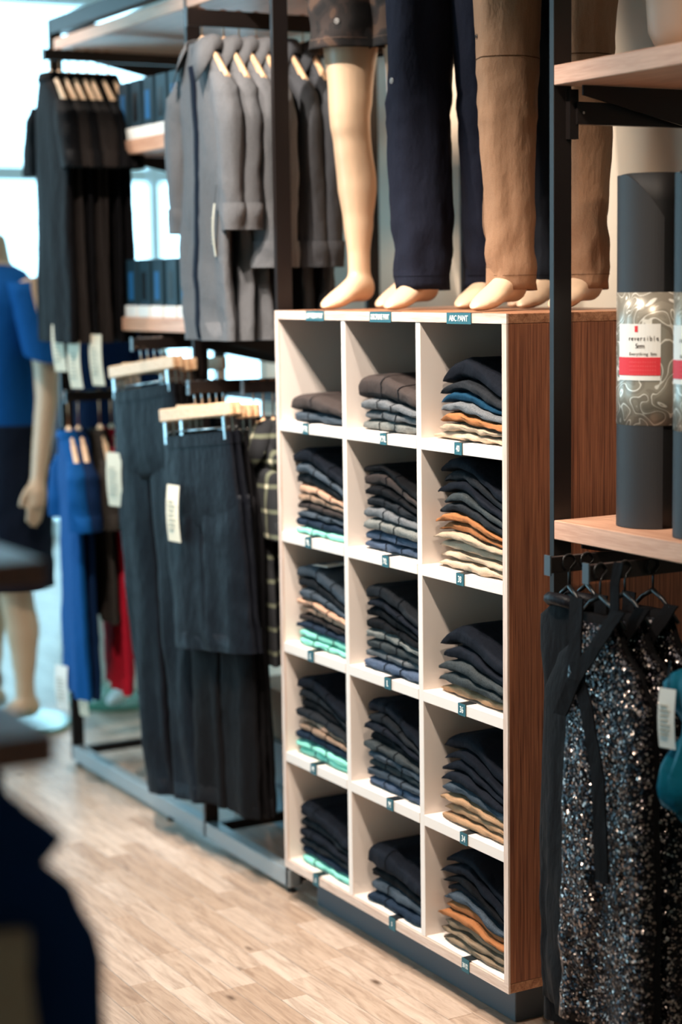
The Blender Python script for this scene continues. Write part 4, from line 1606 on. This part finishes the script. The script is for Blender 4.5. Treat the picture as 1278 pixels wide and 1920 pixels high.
# black and sequinned tops on the lower right bars
def sequin_top(label, loc, rz, seed, panel_from, group, length=.83):
    t = thing('sequin_top', label, 'top', loc, rz, group)
    zt = -.10
    zh = zt - length
    tab = [(zt, .055, .014), (zt - .05, .075, .018), (zt - .11, .135, .022), (zt - .17, .165, .030), (zt - .30, .172, .038), (zt - .55, .180, .046), (zh, .178, .044)]
    fn = cloth_fn(seed, .011, zt - .1, zh, 30)
    rg = []
    for z in levels(zt, zh, 36):
        a, b = lerp_table(tab, z)
        rg.append(sring(0, 0, z, a, b, 44, 2.3, fn if z < zt - .08 else None))
    MB().loft(rg).build('torso', F_BLK, t, True)
    # sequinned overlay on the front, from local x panel_from to the near edge
    v, f = [], []
    zs = levels(zt - .012, zh + .012 + 0.0, 44)
    nx = 26
    for z in zs:
        a, b = lerp_table(tab, z)
        x1 = a * 1.0
        x0 = max(-a, panel_from + .02 * nz(z * 6, seed))
        x0 = min(x0, x1 - .02)
        for k in range(nx):
            xx = x0 + (x1 - x0) * k / (nx - 1)
            e = max(0.0, 1 - abs(xx / a) ** 2.3) ** (1 / 2.3)
            p = Vector((xx, -b * e - .006, z))
            if z < zt - .08:
                p = fn(p, -PI / 2, z)
            p.y -= .004 + .006 * max(0, nz(xx * 24, z * 3, seed))
            v.append(tuple(p))
    for i in range(len(zs) - 1):
        for k in range(nx - 1):
            a = i * nx + k
            f.append((a, a + 1, a + nx + 1, a + nx))
    o = MB().raw(v, f).build('sequin_panel', SEQUIN, t, True)
    sl = o.modifiers.new('thick', 'SOLIDIFY')
    sl.thickness = .003
    o['label'] = 'black and silver sequinned front panel'
    # crossed straps
    for pth in ([(-.05, -.02, zt + .03), (-.02, -.050, zt - .09), (.03, -.062, zt - .17), (.075, -.070, zt - .30), (.095, -.075, zt - .50)], [(.075, -.02, zt + .02), (.045, -.052, zt - .05), (.0, -.066, zt - .12), (-.05, -.062, zt - .20)]):
        rgs = []
        for i in range(25):
            k = i / 24 * (len(pth) - 1)
            j = min(int(k), len(pth) - 2)
            p = Vector(pth[j]).lerp(Vector(pth[j + 1]), k - j)
            wd = .019 + .003 * nz(i * .4, seed)
            rgs.append([(p[0] - wd, p[1], p[2]), (p[0] + wd, p[1], p[2]), (p[0] + wd, p[1] + .004, p[2]), (p[0] - wd, p[1] + .004, p[2])])
        MB().loft(rgs).build('strap', F_BLK, t, False)
    # shoulder loop over the bar
    if panel_from > -.1:
        MB().loft([[(xx - .013, yy, zz), (xx + .013, yy, zz), (xx + .013, yy + .003, zz), (xx - .013, yy + .003, zz)] for xx, yy, zz in ((.06, -.006, .012), (.055, -.012, -.03), (.06, -.016, -.07), (.06, -.018, -.11))]).build('strap', F_BLK, t, False)
    return t


def vest(label, loc, rz, seed):
    t = thing('hanging_vest', label, 'vest', loc, rz, 'black vests on the right rack')
    zt, zh = -.085, -.98
    tab = [(zt, .040, .018), (zt - .02, .055, .022), (zt - .05, .092, .024), (zt - .10, .090, .026), (zt - .20, .072, .030), (zt - .32, .084, .032), (zt - .6, .080, .034), (zh, .070, .028)]
    fn = cloth_fn(seed, .008, zt - .1, zh, 60)
    rg = []
    for z in levels(zt, zh, 40):
        a, b = lerp_table(tab, z)
        rg.append(sring(0, 0, z, a, b, 34, 2.2, fn if z < zt - .08 else None))
    MB().loft(hemmed(rg)).build('torso', F_BLK, t, True)
    n_ = 20
    MB().tube([(.046 * math.cos(2 * PI * k / n_), -.006 + .026 * math.sin(2 * PI * k / n_), zt - .012 - .012 * math.sin(2 * PI * k / n_)) for k in range(n_ + 1)], .013, 8).build('collar', fabric('black_satin_trim', '#131216', .45, .05), t, True)
    return t


def black_hanger(label, loc, rz, half=.16):
    t = thing('black_hanger', label, 'hanger', loc, rz, 'black hangers on the right rack')
    hook(t, 0, -.06, BLACKP)
    for s in (-1, 1):
        MB().tube([(0, 0, -.062), (s * half * .4, 0, -.078), (s * half, 0, -.118)], [.005, .0045, .004], 8).build('shoulder_arm', BLACKP, t, True)
    return t


for i, (xx, yy, pf, lb) in enumerate(((-.050, -.392, -.05, 'sequinned black top in front on the right rack'), (.010, -.392, -.16, 'sequinned black top hanging second on the right rack'), (.080, -.392, -.16, 'sequinned black top hanging third on the right rack'))):
    sequin_top(lb, (xx, yy, 1.117), RZ + .05, 111 + i * 7, pf, 'sequinned tops on the right rack')
    black_hanger('black hanger of the ' + lb, (xx, yy, 1.117), RZ + .05, .075)
for i, xx in enumerate((-.030, .015)):
    nm = 'in front' if i == 0 else 'behind the first'
    vest('black sleeveless vest %s on the bar beside the cubby shelf' % nm, (xx, -.262, 1.117), RZ + .0, 131 + i)
    black_hanger('black hanger of the black vest ' + nm, (xx, -.262, 1.117), RZ, .06)

# teal sports top with white tag at the photo edge
arm(rackD, -.735, 1.117, -.09)
tt_ = thing('sports_top', 'teal sports top folded over a hanger at the right edge', 'top', (-.075, -.735, 1.117), RZ + .2)
fnn = cloth_fn(77, .024, -.13, -.4, 95)
tr = [sring(0, -.002, z, a, b, 30, 2.2, fnn if z < -.16 else None) for z, a, b in zip(levels(-.14, -.42, 16), [.03, .07, .085, .08, .07, .055, .05, .052, .06, .075, .09, .10, .105, .10, .085, .04], [.02, .03, .034, .034, .030, .026, .024, .026, .03, .036, .042, .046, .048, .044, .034, .014])]
MB().loft(tr).build('cloth', fabric('teal_satin', '#0d5f72', .4, .1), tt_, True)
black_hanger('black hanger of the teal sports top', (-.075, -.735, 1.117), RZ + .2, .05)
hang_tag('white swing tag hanging on the teal sports top', (-.125, -.690, .935), RZ + .3, .11, .035, 0, .05, WHITEP)

# ================================================================== FOREGROUND, LEFT EDGE (far out of focus)
fg = thing('display_stand', 'dark wooden two-tier display stand in the left foreground', 'display stand', (-1.78, -1.45, 0))
box('upper_board', -.45, .268, .16, .52, 1.335, 1.365, DARKW, fg, .002)
box('lower_board', -.45, .155, -.16, .06, 1.215, 1.248, DARKW, fg, .002)
for xx, yy, zt in ((-.40, -.06, 1.215), (-.40, .48, 1.335), (-.40, .02, 1.215), (.045, -.02, 1.215), (.08, .46, 1.335)):
    box('leg', xx - .015, xx + .015, yy - .015, yy + .015, 0, zt, STEEL, fg)
box('foot_beam', -.42, .06, -.035, -.005, 0.0, .03, STEEL, fg)
fbar = MB().tube([(-.38, -.04, 1.165), (.06, -.04, 1.165)], .008, 10).build('hanging_bar', STEEL, fg, True)
fbar2 = MB().tube([(-.38, .34, 1.30), (.20, .34, 1.30)], .008, 10).build('hanging_bar', STEEL, fg, True)
F_FGN = fabric('midnight_blue_wool', '#10274a', .9, .1)
F_FGB = fabric('beige_brown_knit', '#b08d74', .9, .15)
shirt('midnight blue jacket hanging in the blurred left foreground', (-1.735, -1.52, 1.172), PI, F_FGN, 151, .84, 'long', .115, .035, None, False, False, drop=-.115, amp=.006, name='hanging_jacket')
hang_trousers('beige-brown knit trousers hanging in front of the blue jacket', (-1.745, -1.60, 1.20), PI, 0, F_FGB, 161, .95, .085, .02, None, 'hanging_trousers', 'trousers', .05)
shirt('black cardigan hanging under the upper board of the left stand', (-1.655, -1.11, 1.315), PI, F_BLK, 171, .20, 'short', .075, .03, None, False, False, drop=-.05, amp=.004, name='hanging_cardigan')
